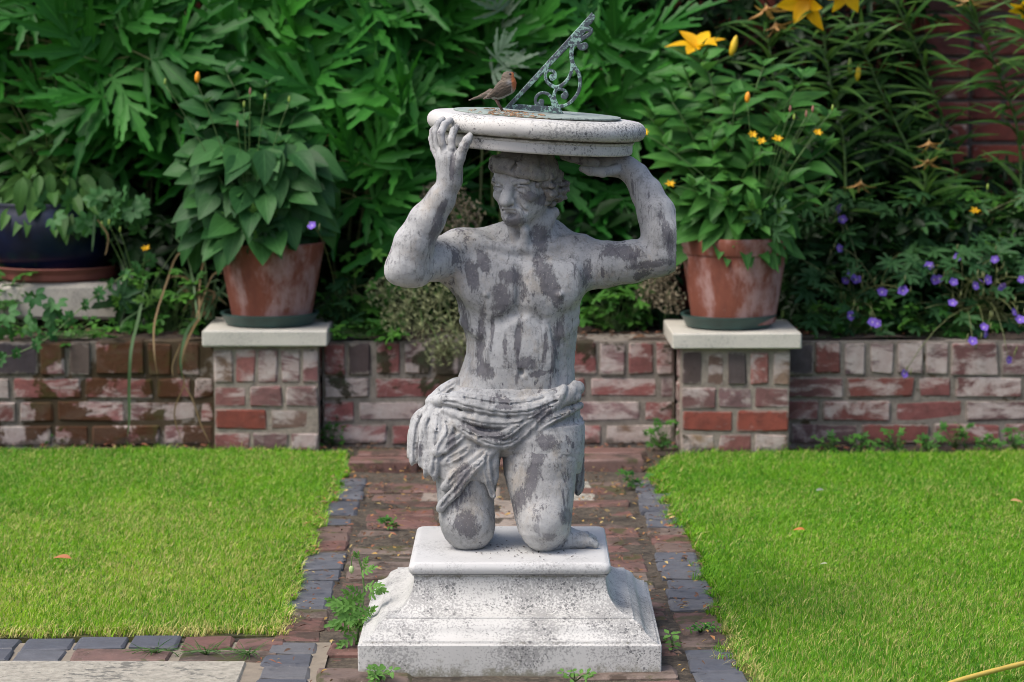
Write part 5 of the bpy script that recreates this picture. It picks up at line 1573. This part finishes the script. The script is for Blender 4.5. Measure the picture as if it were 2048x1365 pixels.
def lily(label, pts, Y, nleaf, group='lilies along the boundary wall'):
    nleaf = int(nleaf*1.35)
    P3 = [at(x, y, Y+dy) for x, y, dy in pts]; b = P3[-1].copy(); b[2] = .31
    root = empty('lily', b, label, 'lily', group)
    P = spline(P3+[b], 26)
    v, f = tube(P, np.linspace(.0035, .006, 26), 6); part('stem', v, f, MS['green'], root)
    az = RND.random()*6
    for k in range(nleaf):
        t = (k+.5)/nleaf*.86; i = int(t*25); u = t*25-i; p = P[i]*(1-u)+P[min(25, i+1)]*u
        az += 2.4; d = rdir(az, R(RND.uniform(5, 50)))
        if d[1] > .5: d[1] *= -.6
        leaf(root, 'lily', p, d, (0, -.5, .8), RND.uniform(.14, .20)*(1 if t > .1 else .7))
    return root, P
l1, P = lily('lily with two large open yellow flowers at the top edge of the picture', [(1640, 20, 0), (1660, 160, .02), (1690, 320, .05)], 8.45, 44)
six_petals(l1, at(1618, -4, 8.42), (-.45, -.65, -.4), .10, 'y', 36); six_petals(l1, at(1690, -30, 8.40), (.1, -.6, -.5), .10, 'y', 34)
l2, P = lily('lily stem with a side-on yellow flower just above the upright potted plant', [(1396, 100, -.08), (1425, 190, .0), (1445, 330, .1)], 8.45, 14)
six_petals(l2, at(1396, 98, 8.36), (.02, -.35, 1), .095, 'y', 55)
l3, P = lily('lily stem topped by a drooping withered tan flower', [(1530, 20, .1), (1545, 140, .1), (1570, 330, .12)], 8.45, 34)
six_petals(l3, at(1532, 10, 8.52), (.05, -.3, -1), .075, 'd', 28); six_petals(l3, at(1550, 45, 8.52), (.2, -.4, -1), .06, 'd', 22)
l4, P = lily('leaning lily stem with narrow leaves and a small yellow bud', [(1700, 40, .1), (1760, 180, .12), (1850, 400, .15)], 8.45, 46)
l5, P = lily('tall leaning lily with bare narrow leaves in front of the brick pier', [(1780, -20, .15), (1850, 140, .18), (1905, 340, .25)], 8.5, 46)
l6, P = lily('lily in front of the bare brickwork with a withered orange bloom at the top', [(1930, 0, 0), (1985, 120, .02), (2040, 300, .08)], 8.45, 52)
six_petals(l6, at(1940, -4, 8.44), (-.2, -.4, -.9), .07, 'd', 40)
l7, P = lily('lily at the end of the bed, its yellow bloom cut by the frame', [(2045, 0, 0), (2080, 130, 0), (2120, 300, .05)], 8.4, 46)
six_petals(l7, at(2058, 12, 8.4), (-.4, -.4, -.7), .07, 'y', 45)
l8, P = lily('short lily with papery withered blooms hanging among the dark leaves', [(1852, 300, 0), (1850, 380, .02), (1845, 470, .05)], 8.45, 16)
six_petals(l8, at(1858, 280, 8.43), (.0, -.3, -1), .05, 'd', 22); six_petals(l8, at(1856, 318, 8.43), (-.1, -.3, -1), .05, 'd', 30); six_petals(l8, at(1722, 360, 8.43), (-.3, -.3, -1), .05, 'd', 24)
def bud(root, pos, d, L, r, mat, name='bud'):
    d = np.asarray(d, float); d /= np.linalg.norm(d); pos = np.asarray(pos)
    v, f = tube([pos, pos+d*L*.25, pos+d*L*.6, pos+d*L*.9, pos+d*L], [r*.5, r*.95, r, r*.55, r*.15], 7); return part(name, v, f, mat, root)
bud_y = plain('yellow_bud', (.62, .42, .02), .5, .25, 40, 0); bud_g = plain('green_bud', (.22, .32, .05), .5, .25, 40, 0); bud_o = plain('orange_bud', (.78, .30, .012), .5, .2, 40, 0); bud_p = plain('pink_seed', (.30, .13, .10), .6, .3, 60, 0)
bud(l2, at(1462, 112, 8.36), (.25, -.1, 1), .068, .012, bud_y)
bud(l4, at(1700, 150, 8.5), (-.05, -.2, 1), .055, .0085, bud_g); bud(l4, at(1714, 162, 8.48), (.1, -.2, 1), .055, .009, bud_y)

# ---- orange Welsh-poppy like flowers on wiry stems, each with its buds
def poppy(label, base, heads, group=None):
    root = empty('poppy', base, label, 'poppy', group)
    for x, y, Y, kind in heads:
        e = at(x, y, Y); P = bez(base, (base+e)/2+np.array((0, 0, .05)), e, 9)
        v, f = tube(P, np.linspace(.0016, .0011, 9), 5); part('stem', v, f, MS['green'], root)
        if kind == 'o': bud(root, e, (.1, -.1, 1), .033, .0085, bud_o, 'flower')
        elif kind == 'y':
            six_petals(root, e, (0, -.6, .7), .017, 'y', 40)
        elif kind == 'g': bud(root, e, (.05, 0, 1), .02, .004, bud_g, 'seed_pod')
        else: bud(root, e, (.05, 0, 1), .022, .0035, bud_p, 'seed_pod')
    for k in range(14):
        leaf(root, 'weed' if k % 2 else 'cut', base+np.array((RND.uniform(-.06, .06), RND.uniform(-.1, .0), RND.uniform(.0, .08))), rdir(RND.uniform(3.3, 6.1), R(RND.uniform(-10, 60))), VIEW, RND.uniform(.05, .085))
    return root
b0 = topL+np.array((-.06, -.12, .02))
poppy('wiry poppy with one upright orange bud among the broad dark leaves', b0, [(394, 165, 8.0, 'o'), (330, 170, 8.02, 'g'), (488, 215, 8.0, 'g'), (500, 190, 8.02, 'p'), (530, 200, 8.0, 'g'), (578, 205, 8.0, 'g'), (475, 255, 8.0, 'p')])
b1 = topR+np.array((.06, -.12, .03))
poppy('wiry poppies with small orange and yellow blooms among the upright light leaves', b1, [(1494, 205, 7.95, 'o'), (1635, 268, 7.95, 'y'), (1522, 285, 7.93, 'y'), (1505, 272, 7.95, 'y'), (1340, 370, 7.93, 'y'), (1288, 268, 7.98, 'y'), (1555, 280, 7.95, 'y'), (1665, 222, 7.97, 'g'), (1588, 240, 7.95, 'g'), (1612, 235, 7.95, 'p'), (1625, 225, 7.95, 'p'), (1580, 225, 7.95, 'p')])
poppy('low poppy with a yellow bloom beside the clay saucer', at(280, 620, 8.35), [(292, 500, 8.3, 'y'), (203, 455, 8.3, 'g'), (218, 450, 8.3, 'g'), (240, 465, 8.3, 'g'), (380, 470, 8.35, 'y')])
poppy('small poppy with a single orange bloom in the dark leaves below the brickwork', at(1955, 520, 8.5), [(1950, 424, 8.42, 'y'), (1975, 380, 8.42, 'g')])

# ---- violet geraniums
def flower5():
    V, U, Fc, n = [], [], [], 0
    for k in range(5):
        v, f, u = ovate(.46, 4, 1.25, .1, -.25, .7); a = 2*math.pi*k/5; c, s = math.cos(a), math.sin(a)
        V.append(np.stack([v[:, 0]*c+v[:, 1]*s, -v[:, 0]*s+v[:, 1]*c, v[:, 2]], 1)); U.append(u); Fc += [tuple(i+n for i in q) for q in f]; n += len(v)
    return np.concatenate(V), Fc, np.concatenate(U)
v5, f5, u5 = flower5(); FLM = mesh('geranium_flower_mesh', v5, f5, petal_v, uv=u5)
heart = plain('flower_heart', (.7, .62, .5), .6, .1, 30, 0)
HM = mesh('flower_heart_mesh', *lathe([(.0, .12), (.10, .08), (.16, .0)], 8), heart)
def violet(root, pos, d, s):
    n = Vector(d); fr = frame(Vector((n.z, 0.2, -n.x)) if abs(n.z) < .9 else Vector((1, 0, 0)), n)
    m = (fr @ Matrix.Diagonal((s, s, s))).to_4x4(); m.translation = Vector([float(c) for c in pos])
    o = put('flower', FLM, root, m)
    h = bpy.data.objects.new('flower_heart', HM); COL.objects.link(h); h.parent = o
def geranium(label, base, nleaf, ext, flowers, kind='cut', size=(.045, .075), Y=8.3):
    root = empty('geranium', base, label, 'geranium', None)
    A = []
    for k in range(nleaf):
        x, y = RND.uniform(ext[0], ext[1]), RND.uniform(ext[2], ext[3])
        p = at(x, y, Y+RND.uniform(-.13, .20))
        if p[2] < .30 and p[1] > WY: p[2] = .30+RND.random()*.05
        d = rdir(RND.uniform(0, 6.28), R(RND.uniform(-35, 30))); d[1] -= .4
        leaf(root, kind, p, d, (RND.uniform(-.4, .4), -.5, .9), RND.uniform(*size))
        if k % 3 == 0: A.append(tube(bez(base+np.array((RND.uniform(-.08, .08), 0, 0)), (base+p)/2+np.array((0, 0, .06)), p, 6), .0013, 4))
    for x, y, dy in flowers:
        p = at(x, y, Y+dy)
        violet(root, p, (RND.uniform(-.6, .5), -1, RND.uniform(-.1, .7)), RND.uniform(.014, .019))
        b = base+np.array((RND.uniform(-.1, .1), 0, .02)); c = (b+p)/2+np.array((0, 0, .10 if p[2] > .3 else .20))
        A.append(tube(bez(b, c, p, 8), .0013, 4))
        for _ in range(2): # narrow seed beaks and buds beside the bloom
            q = p+np.array((RND.uniform(-.03, .03), .005, RND.uniform(-.03, .03))); A.append(tube([q, q+np.array((.003, 0, .012)), q+np.array((.004, 0, .024))], [.001, .0028, .0005], 4))
    v, f = join(A); part('stem', v, f, MS['olive'], root)
    return root
geranium('sprawling geranium with many violet flowers spilling over the right end of the low wall', at(1960, 640, 8.32), 150, (1800, 2120, 480, 700),
         [(1962, 563, -.2), (1950, 572, -.19), (1975, 560, -.19), (1905, 607, -.15), (1917, 515, 0), (1858, 533, -.05), (1868, 560, -.1), (2003, 573, -.18), (2027, 625, -.2), (2040, 640, -.2), (1968, 655, -.2), (1945, 683, -.22), (1970, 668, -.21), (2017, 720, -.22), (1907, 565, -.12), (1808, 748, -.24), (1878, 558, -.1), (2044, 560, -.1), (1990, 520, -.05)])
geranium('geranium with a few violet flowers beside the right-hand terracotta pot', at(1720, 640, 8.32), 110, (1590, 1830, 500, 690),
         [(1806, 582, -.16), (1764, 585, -.1), (1700, 548, -.05), (1712, 560, -.06), (1690, 562, -.04), (1678, 497, .05), (1685, 440, .1), (1676, 417, .12), (1700, 632, -.14), (1755, 648, -.18), (1745, 645, -.17)])
geranium('trailing geranium with one violet flower hanging by the left terracotta pot', at(700, 610, 8.3), 26, (650, 760, 500, 640), [(624, 452, -.42)], 'ground', (.03, .05))
geranium('dark cut-leaved geranium in the shade below the lilies', at(1760, 560, 8.5), 110, (1600, 2080, 380, 560), [(1275, 560, -.2)] and [], 'cut', (.06, .09), 8.5)
geranium('soft green cut-leaved foliage at the foot of the bare brick wall', at(1980, 560, 8.55), 90, (1850, 2120, 380, 540), [], 'ground', (.04, .065), 8.55)

# ---- ground cover on the bed and along the wall top
def cover(label, base_px, ext, n, kind, size, Y, cat='ground cover', name='ground_cover_plant'):
    base = at(*base_px, Y); base[2] = max(.31, 0) if Y > WY else 0
    root = empty(name, base, label, cat, None)
    A = []
    for k in range(n):
        p = at(RND.uniform(ext[0], ext[1]), RND.uniform(ext[2], ext[3]), Y+RND.uniform(-.09, .14))
        if Y > WY: p[2] = max(p[2], .325)
        d = rdir(RND.uniform(0, 6.28), R(RND.uniform(-30, 30))); d[1] -= .4
        leaf(root, kind, p, d, (RND.uniform(-.4, .4), -.4, .9), RND.uniform(*size))
        A.append(tube(bez(base+np.array((RND.uniform(-.06, .06), RND.uniform(-.03, .03), 0)), (base+p)/2+np.array((0, 0, .03)), p, 5), .001, 4))
    v, f = join(A); part('stem', v, f, MS['green'], root)
    return root
cover('low green leaves creeping over the wall top behind the statue hip', (760, 665), (655, 800, 640, 700), 46, 'ground', (.028, .045), 8.18)
cover('low leafy growth on the wall top under the trailing vetch', (120, 665), (0, 230, 640, 690), 44, 'ground', (.028, .045), 8.2)
cover('bright green lobed leaves spreading behind the elbow of the statue', (700, 660), (640, 800, 590, 680), 70, 'ground', (.03, .05), 8.36)
cover('bright green lobed leaves on the bed right of the statue waist', (1230, 650), (1165, 1300, 565, 655), 80, 'ground', (.028, .048), 8.40)
cover('green lobed leaves between the clay saucer and the left pillar', (330, 660), (255, 400, 540, 680), 95, 'ground', (.03, .052), 8.34)
cover('low green leaves at the top of the wall right of the right-hand pillar', (1700, 665), (1620, 1790, 600, 680), 60, 'ground', (.028, .045), 8.27)
cover('low green leaves under the violet geraniums on the wall top', (1860, 665), (1790, 2000, 610, 680), 55, 'ground', (.028, .045), 8.27)
cover('green leaves behind the green saucer of the broad-leaved pot', (690, 660), (648, 720, 560, 680), 34, 'cut', (.04, .06), 8.30)
cover('leafy green tuft at the corner of the picture beside the stone block', (20, 620), (-30, 60, 540, 640), 30, 'ground', (.04, .06), 8.4)
# vetch trailing over the wall at the left
vt = empty('trailing_vetch', at(170, 600, 8.3), 'trailing stem with blue-green leaflets hanging over the mossy wall', 'vetch')
Pv = spline([at(300, 520, 8.35), at(235, 560, 8.25), at(170, 610, 8.15), at(90, 680, 8.06), at(0, 720, 8.05), at(-60, 735, 8.05)], 26)
v, f = tube(Pv, .0022, 5); part('stem', v, f, MS['green'], vt)
for p in Pv[::2]:
    for s in (-1, 1):
        leaf(vt, 'vetch', p, (s*RND.uniform(.2, 1), -.6, RND.uniform(-.2, .9)), VIEW, RND.uniform(.020, .036))
for k in range(44):
    p = at(RND.uniform(90, 290), RND.uniform(385, 460), RND.uniform(8.28, 8.45)) if k < 30 else at(RND.uniform(0, 130), RND.uniform(590, 680), RND.uniform(8.1, 8.2))
    leaf(vt, 'vetch', p, rdir(RND.uniform(3, 6.4), R(RND.uniform(-50, 50))), VIEW, RND.uniform(.035, .055))

# ---- dry allium seed heads
def star_head(c, r, n, rr):
    A = []
    for k in range(n):
        z = 1-2*(k+.5)/n; a = 2.39996*k; q = math.sqrt(1-z*z)
        d = np.array((q*math.cos(a), q*math.sin(a), z)); e = c+d*r*rr.uniform(.8, 1.05)
        A.append(tube([c, e], [.0005, .0006], 3, False))
        m = np.array(frame(d))*.0105*rr.uniform(.7, 1.2)
        t = [(0, -.3, 0)]+[((1.1 if i % 2 == 0 else .38)*math.cos(math.pi*i/3), .25 if i % 2 == 0 else .1, (1.1 if i % 2 == 0 else .38)*math.sin(math.pi*i/3)) for i in range(6)]
        A.append((np.array(t)@m.T+e, [(0, i, i % 6+1) for i in range(1, 7)]))
    return join(A)
seedm = plain('seed_head', (.17, .19, .085), .7, .45, 60, 0); seedm2 = plain('dry_seed_head', (.20, .17, .11), .7, .4, 60, 0)
def allium(label, base, heads, mat):
    root = empty('allium', base, label, 'allium')
    for x, y, r, dy in heads:
        c = at(x, y, 8.22+dy); b = base+np.array((RND.uniform(-.05, .05), RND.uniform(-.03, .03), 0))
        v, f = tube(bez(b, (b+c)/2+np.array((0, 0, .12)), c, 9), .0022, 5); part('stem', v, f, MS['green'], root)
        v, f = star_head(c, r, 46, RND); part('seed_head', v, f, mat, root, smooth=False)
allium('clump of green-beige spiky allium seed heads spilling over the wall beside the statue waist', at(850, 660, 8.30), [(765, 585, .055, -.02), (815, 610, .065, -.08), (880, 600, .065, -.05), (845, 655, .07, -.14), (905, 655, .06, -.12), (880, 700, .055, -.17), (790, 640, .05, -.1), (925, 690, .05, -.14), (835, 570, .05, .02)], seedm)
allium('dry allium seed heads seen between the raised arm and the head of the statue', at(900, 640, 8.42), [(905, 400, .055, .12), (880, 445, .06, .1), (935, 430, .055, .14), (915, 470, .05, .12), (865, 390, .04, .15)], seedm2)
allium('dry brown seed heads low behind the right arm of the statue beside the pot', at(1310, 640, 8.42), [(1320, 560, .06, .12), (1340, 600, .05, .1), (1295, 590, .045, .14), (1330, 530, .05, .15)], seedm2)

# ---- strap leaves by the left pillar
def ribbon(P, w, mat, root, name='leaf'):
    P = np.asarray(P); n = len(P); V = []; T = np.gradient(P, axis=0)
    for i in range(n):
        s = np.cross(T[i], (0.1, -1, .2)); s /= np.linalg.norm(s)+1e-9
        t = i/(n-1); wd = w*min(1, 4*(1-t)+.08)*min(1, .5+t*3)
        V += [P[i]-s*wd, P[i]+np.array((0, .25*wd, 0)), P[i]+s*wd]
    f = [(i*3+k, i*3+k+1, i*3+k+4, i*3+k+3) for i in range(n-1) for k in (0, 1)]
    return part(name, np.array(V), f, mat, root)
sp_ = empty('strap_leaved_plant', at(400, 640, 8.28), 'clump of strap leaves, some dry and tan, hanging over the mossy wall', 'plant')
for P, wd, mt in (([(292, 560), (276, 640), (262, 700), (258, 780), (259, 830), (255, 875)], .0062, 'strap'), ([(395, 490), (355, 510), (335, 560), (310, 640), (308, 700), (316, 760)], .004, 'dry'), ([(425, 590), (412, 620), (375, 660), (362, 720), (365, 760)], .006, 'strap'),
                  ([(400, 580), (428, 585), (420, 610), (390, 650), (368, 700), (362, 745)], .005, 'dry'), ([(360, 690), (345, 730), (346, 755)], .003, 'dry'), ([(365, 745), (368, 770), (350, 815), (352, 850), (370, 893)], .003, 'dry'), ([(368, 770), (385, 800), (402, 850), (420, 888)], .003, 'dry'),
                  ([(398, 640), (400, 560), (415, 500), (440, 470)], .004, 'dry'), ([(410, 640), (430, 600), (450, 570), (455, 545)], .005, 'strap'), ([(395, 640), (385, 560), (370, 500), (345, 470)], .0045, 'strap'), ([(400, 640), (412, 580), (408, 520), (392, 480)], .004, 'strap'),
                  ([(190, 430), (188, 450), (186, 480), (184, 505)], .005, 'strap'), ([(195, 440), (215, 470), (213, 500), (209, 512)], .0035, 'dry'), ([(390, 640), (420, 560), (436, 545), (445, 550)], .003, 'dry'), ([(300, 610), (250, 640), (240, 660)], .003, 'strap')):
    n = len(P); ylast = P[-1][1]
    Y0 = 8.28
    pts = [at(x, y, Y0-(.24 if y > 690 else .24*max(0, (y-600)/90))) for x, y in P]
    ribbon(spline(pts, 16), wd*.8, MLf[mt], sp_)
for k in range(26):
    a = RND.uniform(-2.6, -.5); b = at(RND.uniform(380, 430), 640, 8.32); L = RND.uniform(.12, .24); d = np.array((math.cos(a)*.7, -.15, 0))
    ribbon(bez(b, b+d*L*.3+np.array((0, 0, L*.8)), b+d*L+np.array((0, 0, L*RND.uniform(.1, .8))), 9), .0035, MLf[RND.choice(('strap', 'strap', 'dry'))], sp_)

# ---- weeds on the ground
def weed(label, gx, gy_, kind, n, size, h, spread, name='weed'):
    b = ground(gx, gy_, 0.0)
    root = empty(name, b, label, 'weed', None); A = []
    for k in range(n):
        a = RND.uniform(0, 6.28); t = RND.random()
        p = b+np.array((math.cos(a)*spread*RND.random(), math.sin(a)*spread*.6*RND.random(), .006+h*t))
        leaf(root, kind, p, rdir(a, R(RND.uniform(-15, 45))), (0, -.5, .9), RND.uniform(*size), sx=.4 if kind == 'lily' else 1)
        A.append(tube([b, (b+p)/2+np.array((0, 0, .004)), p], .0008, 4))
    v, f = join(A); part('stem', v, f, MS['green'], root); return root
wl = [('little bright weed at the foot of the mossy wall, nearest the frame edge', 95, 890, 14, .05), ('leafy little weed at the foot of the mossy wall below the hanging green strap leaf', 275, 888, 12, .05), ('little weed at the foot of the mossy wall close to the left pillar', 350, 888, 16, .06),
      ('bright weed against the wall just left of the right-hand pillar', 1325, 900, 34, .09), ('small weed on the path beside the right lawn corner', 1270, 975, 12, .04), ('low weed at the foot of the dark red wall next to the right-hand pillar', 1660, 903, 18, .05),
      ('low weed at the foot of the dark red wall, second from the pillar', 1722, 903, 20, .05), ('low weed with yellowing leaves in the middle of the dark red wall foot', 1790, 903, 20, .06), ('taller weed at the wall foot below the hanging geranium', 1910, 900, 26, .08), ('weed at the wall foot by the edge of the picture', 2030, 903, 22, .07), ('sprawling weed at the wall foot between the taller ones under the geranium', 1855, 905, 22, .045), ('bright low weed at the wall foot left of the corner weed', 1970, 905, 20, .05), ('dark little weed at the foot of the wall beside the left pillar and path', 665, 893, 20, .07)]
for lb, x, y, n, h in wl: weed(lb, x, y, 'ground', n, (.014, .024), h, .055)
weed('tiny green seedling on the path left of the plinth', 776, 1058, 'ground', 10, (.012, .02), .02, .02)
weed('clover-like weed at the right corner of the plinth foot', 1345, 1300, 'clover', 5, (.016, .026), .03, .02)
weed('small clover-like weed under the front left corner of the plinth', 760, 1362, 'clover', 14, (.014, .022), .02, .05)
weed('tiny weed at the front of the plinth, right of its middle', 1150, 1364, 'clover', 8, (.014, .022), .015, .04)
weed('feathery weed lying on the right path edge by the grass', 1400, 1265, 'ground', 16, (.008, .014), .012, .05)
for lb, x, y in (('little grass tuft in the joint of the red edging bricks, nearest the flagstone edge', 498, 1312), ('little grass tuft growing between the red edging bricks at the lawn front', 412, 1310), ('small grass tuft beside the last blue edging brick at the lawn front', 312, 1308)):
    weed(lb, x, y, 'lily', 30, (.03, .055), .004, .04, 'grass_tuft')
# the poppy weed against the plinth
pb = ground(712, 1292, 0)
pw = empty('poppy_weed', pb, 'fresh green toothed weed with a nodding bud leaning on the left side of the plinth', 'weed')
YW = float(pb[1])
Pm = spline([pb, at(722, 1230, YW-.01), at(728, 1180, YW), at(722, 1130, YW), at(716, 1116, YW)], 14)
v, f = tube(Pm, np.linspace(.0032, .0016, 14), 6); part('stem', v, f, MS['green'], pw)
for x, y, dx, dz, s in ((722, 1150, .8, .6, .05), (728, 1175, .9, .25, .055), (722, 1190, -.5, .5, .05), (735, 1195, .7, .5, .06), (715, 1215, -1, .25, .07), (725, 1225, -.8, -.15, .07), (730, 1230, .5, .5, .05), (712, 1240, -1, -.05, .075), (705, 1262, -1, .35, .05), (715, 1268, -.9, -.5, .07), (735, 1265, .3, -.8, .05), (720, 1280, .1, -.9, .045), (712, 1200, -.7, .7, .05), (742, 1182, 1, .1, .045), (727, 1140, .25, 1, .04)):
    leaf(pw, 'weed', at(x, y, YW-RND.uniform(0, .03)), (dx, -.45, dz), (RND.uniform(-.2, .2), -.75, .7), s*RND.uniform(.8, 1.0))
v, f = tube(spline([at(722, 1135, YW), at(712, 1108, YW), at(704, 1116, YW), at(703, 1134, YW)], 10), .0011, 5); part('bud_stalk', v, f, MS['green'], pw)
bud(pw, at(703, 1132, YW), (0, -.1, -1), .017, .0058, plain('hairy_bud', (.30, .40, .16), .7, .25, 90, 0))
for k in range(16): leaf(pw, 'weed', at(RND.uniform(690, 742), RND.uniform(1205, 1275), YW+RND.uniform(-.03, .03)), rdir(RND.uniform(2.6, 6.8), R(RND.uniform(-35, 50))), VIEW, RND.uniform(.04, .06))
for k in range(3): leaf(pw, 'weed', at(714, 1118, YW), (RND.uniform(-.5, .5), -.3, 1), VIEW, .018)

# ---- hose on the right lawn
hose_m = plain('yellow_hose_rubber', (.62, .44, .08), .35, .12, 30, .05)
Ph = spline([ground(1860, 1385, .028), ground(1910, 1364, .032), ground(1980, 1344, .034), ground(2060, 1324, .034), ground(2160, 1300, .03), ground(2300, 1280, .03)], 30)
v, f = tube(Ph, .0052, 10); tag(part('hose', v, f, hose_m), 'yellow garden hose lying on the grass at the lower corner', 'hose')

# ---- fallen leaves
def flakes(name, label, pts, size, cols, cat='leaf litter'):
    VV, FF, CC, n = [], [], [], 0
    v0, f0, u0 = ovate(.22, 4, .9, .3, .25); f0 = np.array([q for q in f0])
    for p in pts:
        a = RND.uniform(0, 6.28); d = np.array((math.cos(a), math.sin(a), RND.uniform(-.12, .2)))
        m = np.array(frame(d, (RND.uniform(-.5, .5), RND.uniform(-.5, .5), 1)))*RND.uniform(*size)
        m[:, 0] *= RND.uniform(.4, 1.1)
        VV.append(v0@m.T+p); FF.append(f0+n); n += len(v0)
        CC.append(np.tile(np.array(RND.choice(cols))*RND.uniform(.6, 1.2), (len(v0), 1)))
    o = part(name, np.concatenate(VV), np.concatenate(FF), M['flake'], col=np.concatenate(CC)); tag(o, label, cat, None, 'stuff'); return o
mf = Mat('dead_leaf'); mf.p(Base_Color=mf.attr('col', 0), Roughness=.7); M['flake'] = mf.m
tans = [(.36, .22, .05), (.30, .13, .04), (.38, .28, .10), (.20, .07, .03), (.12, .055, .025), (.14, .06, .03), (.08, .045, .025), (.10, .05, .025)]
pts = []
for _ in range(3000):
    x = PATH_X+RND.uniform(-.50, .50); y = 5.0+3.0*RND.random()**.8
    if abs(x-PC[0]) < .33 and y < PC[1]+.33: continue
    if y < 5.6 and RND.random() < .45: continue
    pts.append(np.array((x, y, .011+RND.random()*.006)))
flakes('leaf_litter', 'small yellow and brown fallen leaves strewn over the brick path', pts, (.007, .021), tans)
pts = [np.array((RND.uniform(-2, 2), gy(905)+RND.uniform(.0, .13), .004+RND.random()*.008)) for _ in range(700)]
pts = [p for p in pts if abs(p[0]) > .5 or p[1] > 7.95]
flakes('leaf_litter', 'brown dead leaves along the foot of the low wall', pts, (.01, .028), tans[3:]+[(.30, .10, .05)])
pts = [np.array((RND.uniform(-2, 2), 8.2+RND.random()*.35, .332+RND.random()*.02)) for _ in range(1300)]
flakes('leaf_litter', 'dry leaves and bark bits on the soil of the raised bed', pts, (.012, .04), tans[3:]+[(.05, .03, .02)]*4)
pts = []
for _ in range(170):
    x, y = RND.gauss(.03, .07), RND.gauss(-.06, .05)
    if abs(x) < .19 and abs(y) < .19: pts.append(PC+np.array((x, y, SLAB_Z+.002)))
flakes('leaf_litter', 'dark crumbs of dirt and leaf on the slab between the statue knees', pts, (.002, .009), [(.05, .035, .025), (.09, .06, .04), (.03, .025, .02)], 'debris')
for lb, x, y, s, c in (('curled brown dead leaf on the left lawn', 143, 1118, .045, (.34, .12, .04)), ('small brown leaf on the right lawn beside the plinth', 1610, 1060, .03, (.42, .15, .03)), ('grey feather-like scrap lying on the far part of the right lawn', 1632, 982, .026, (.20, .22, .16)), ('pale scrap on the middle of the right lawn', 1655, 1128, .018, (.36, .38, .22)), ('tan dead leaf on the right lawn near the edge of the picture', 2020, 1002, .035, (.36, .20, .08))):
    p = ground(x, y, .034); v0, f0, u0 = ovate(.20, 6, .8, .5, .3)
    v = v0@(np.array(frame((RND.uniform(-1, 1), RND.uniform(-.5, .5), .15), (.3, -.4, 1)))*s).T+p
    tag(part('fallen_leaf', v, f0, M['flake'], col=np.tile(np.array(c), (len(v), 1))), lb, 'leaf')
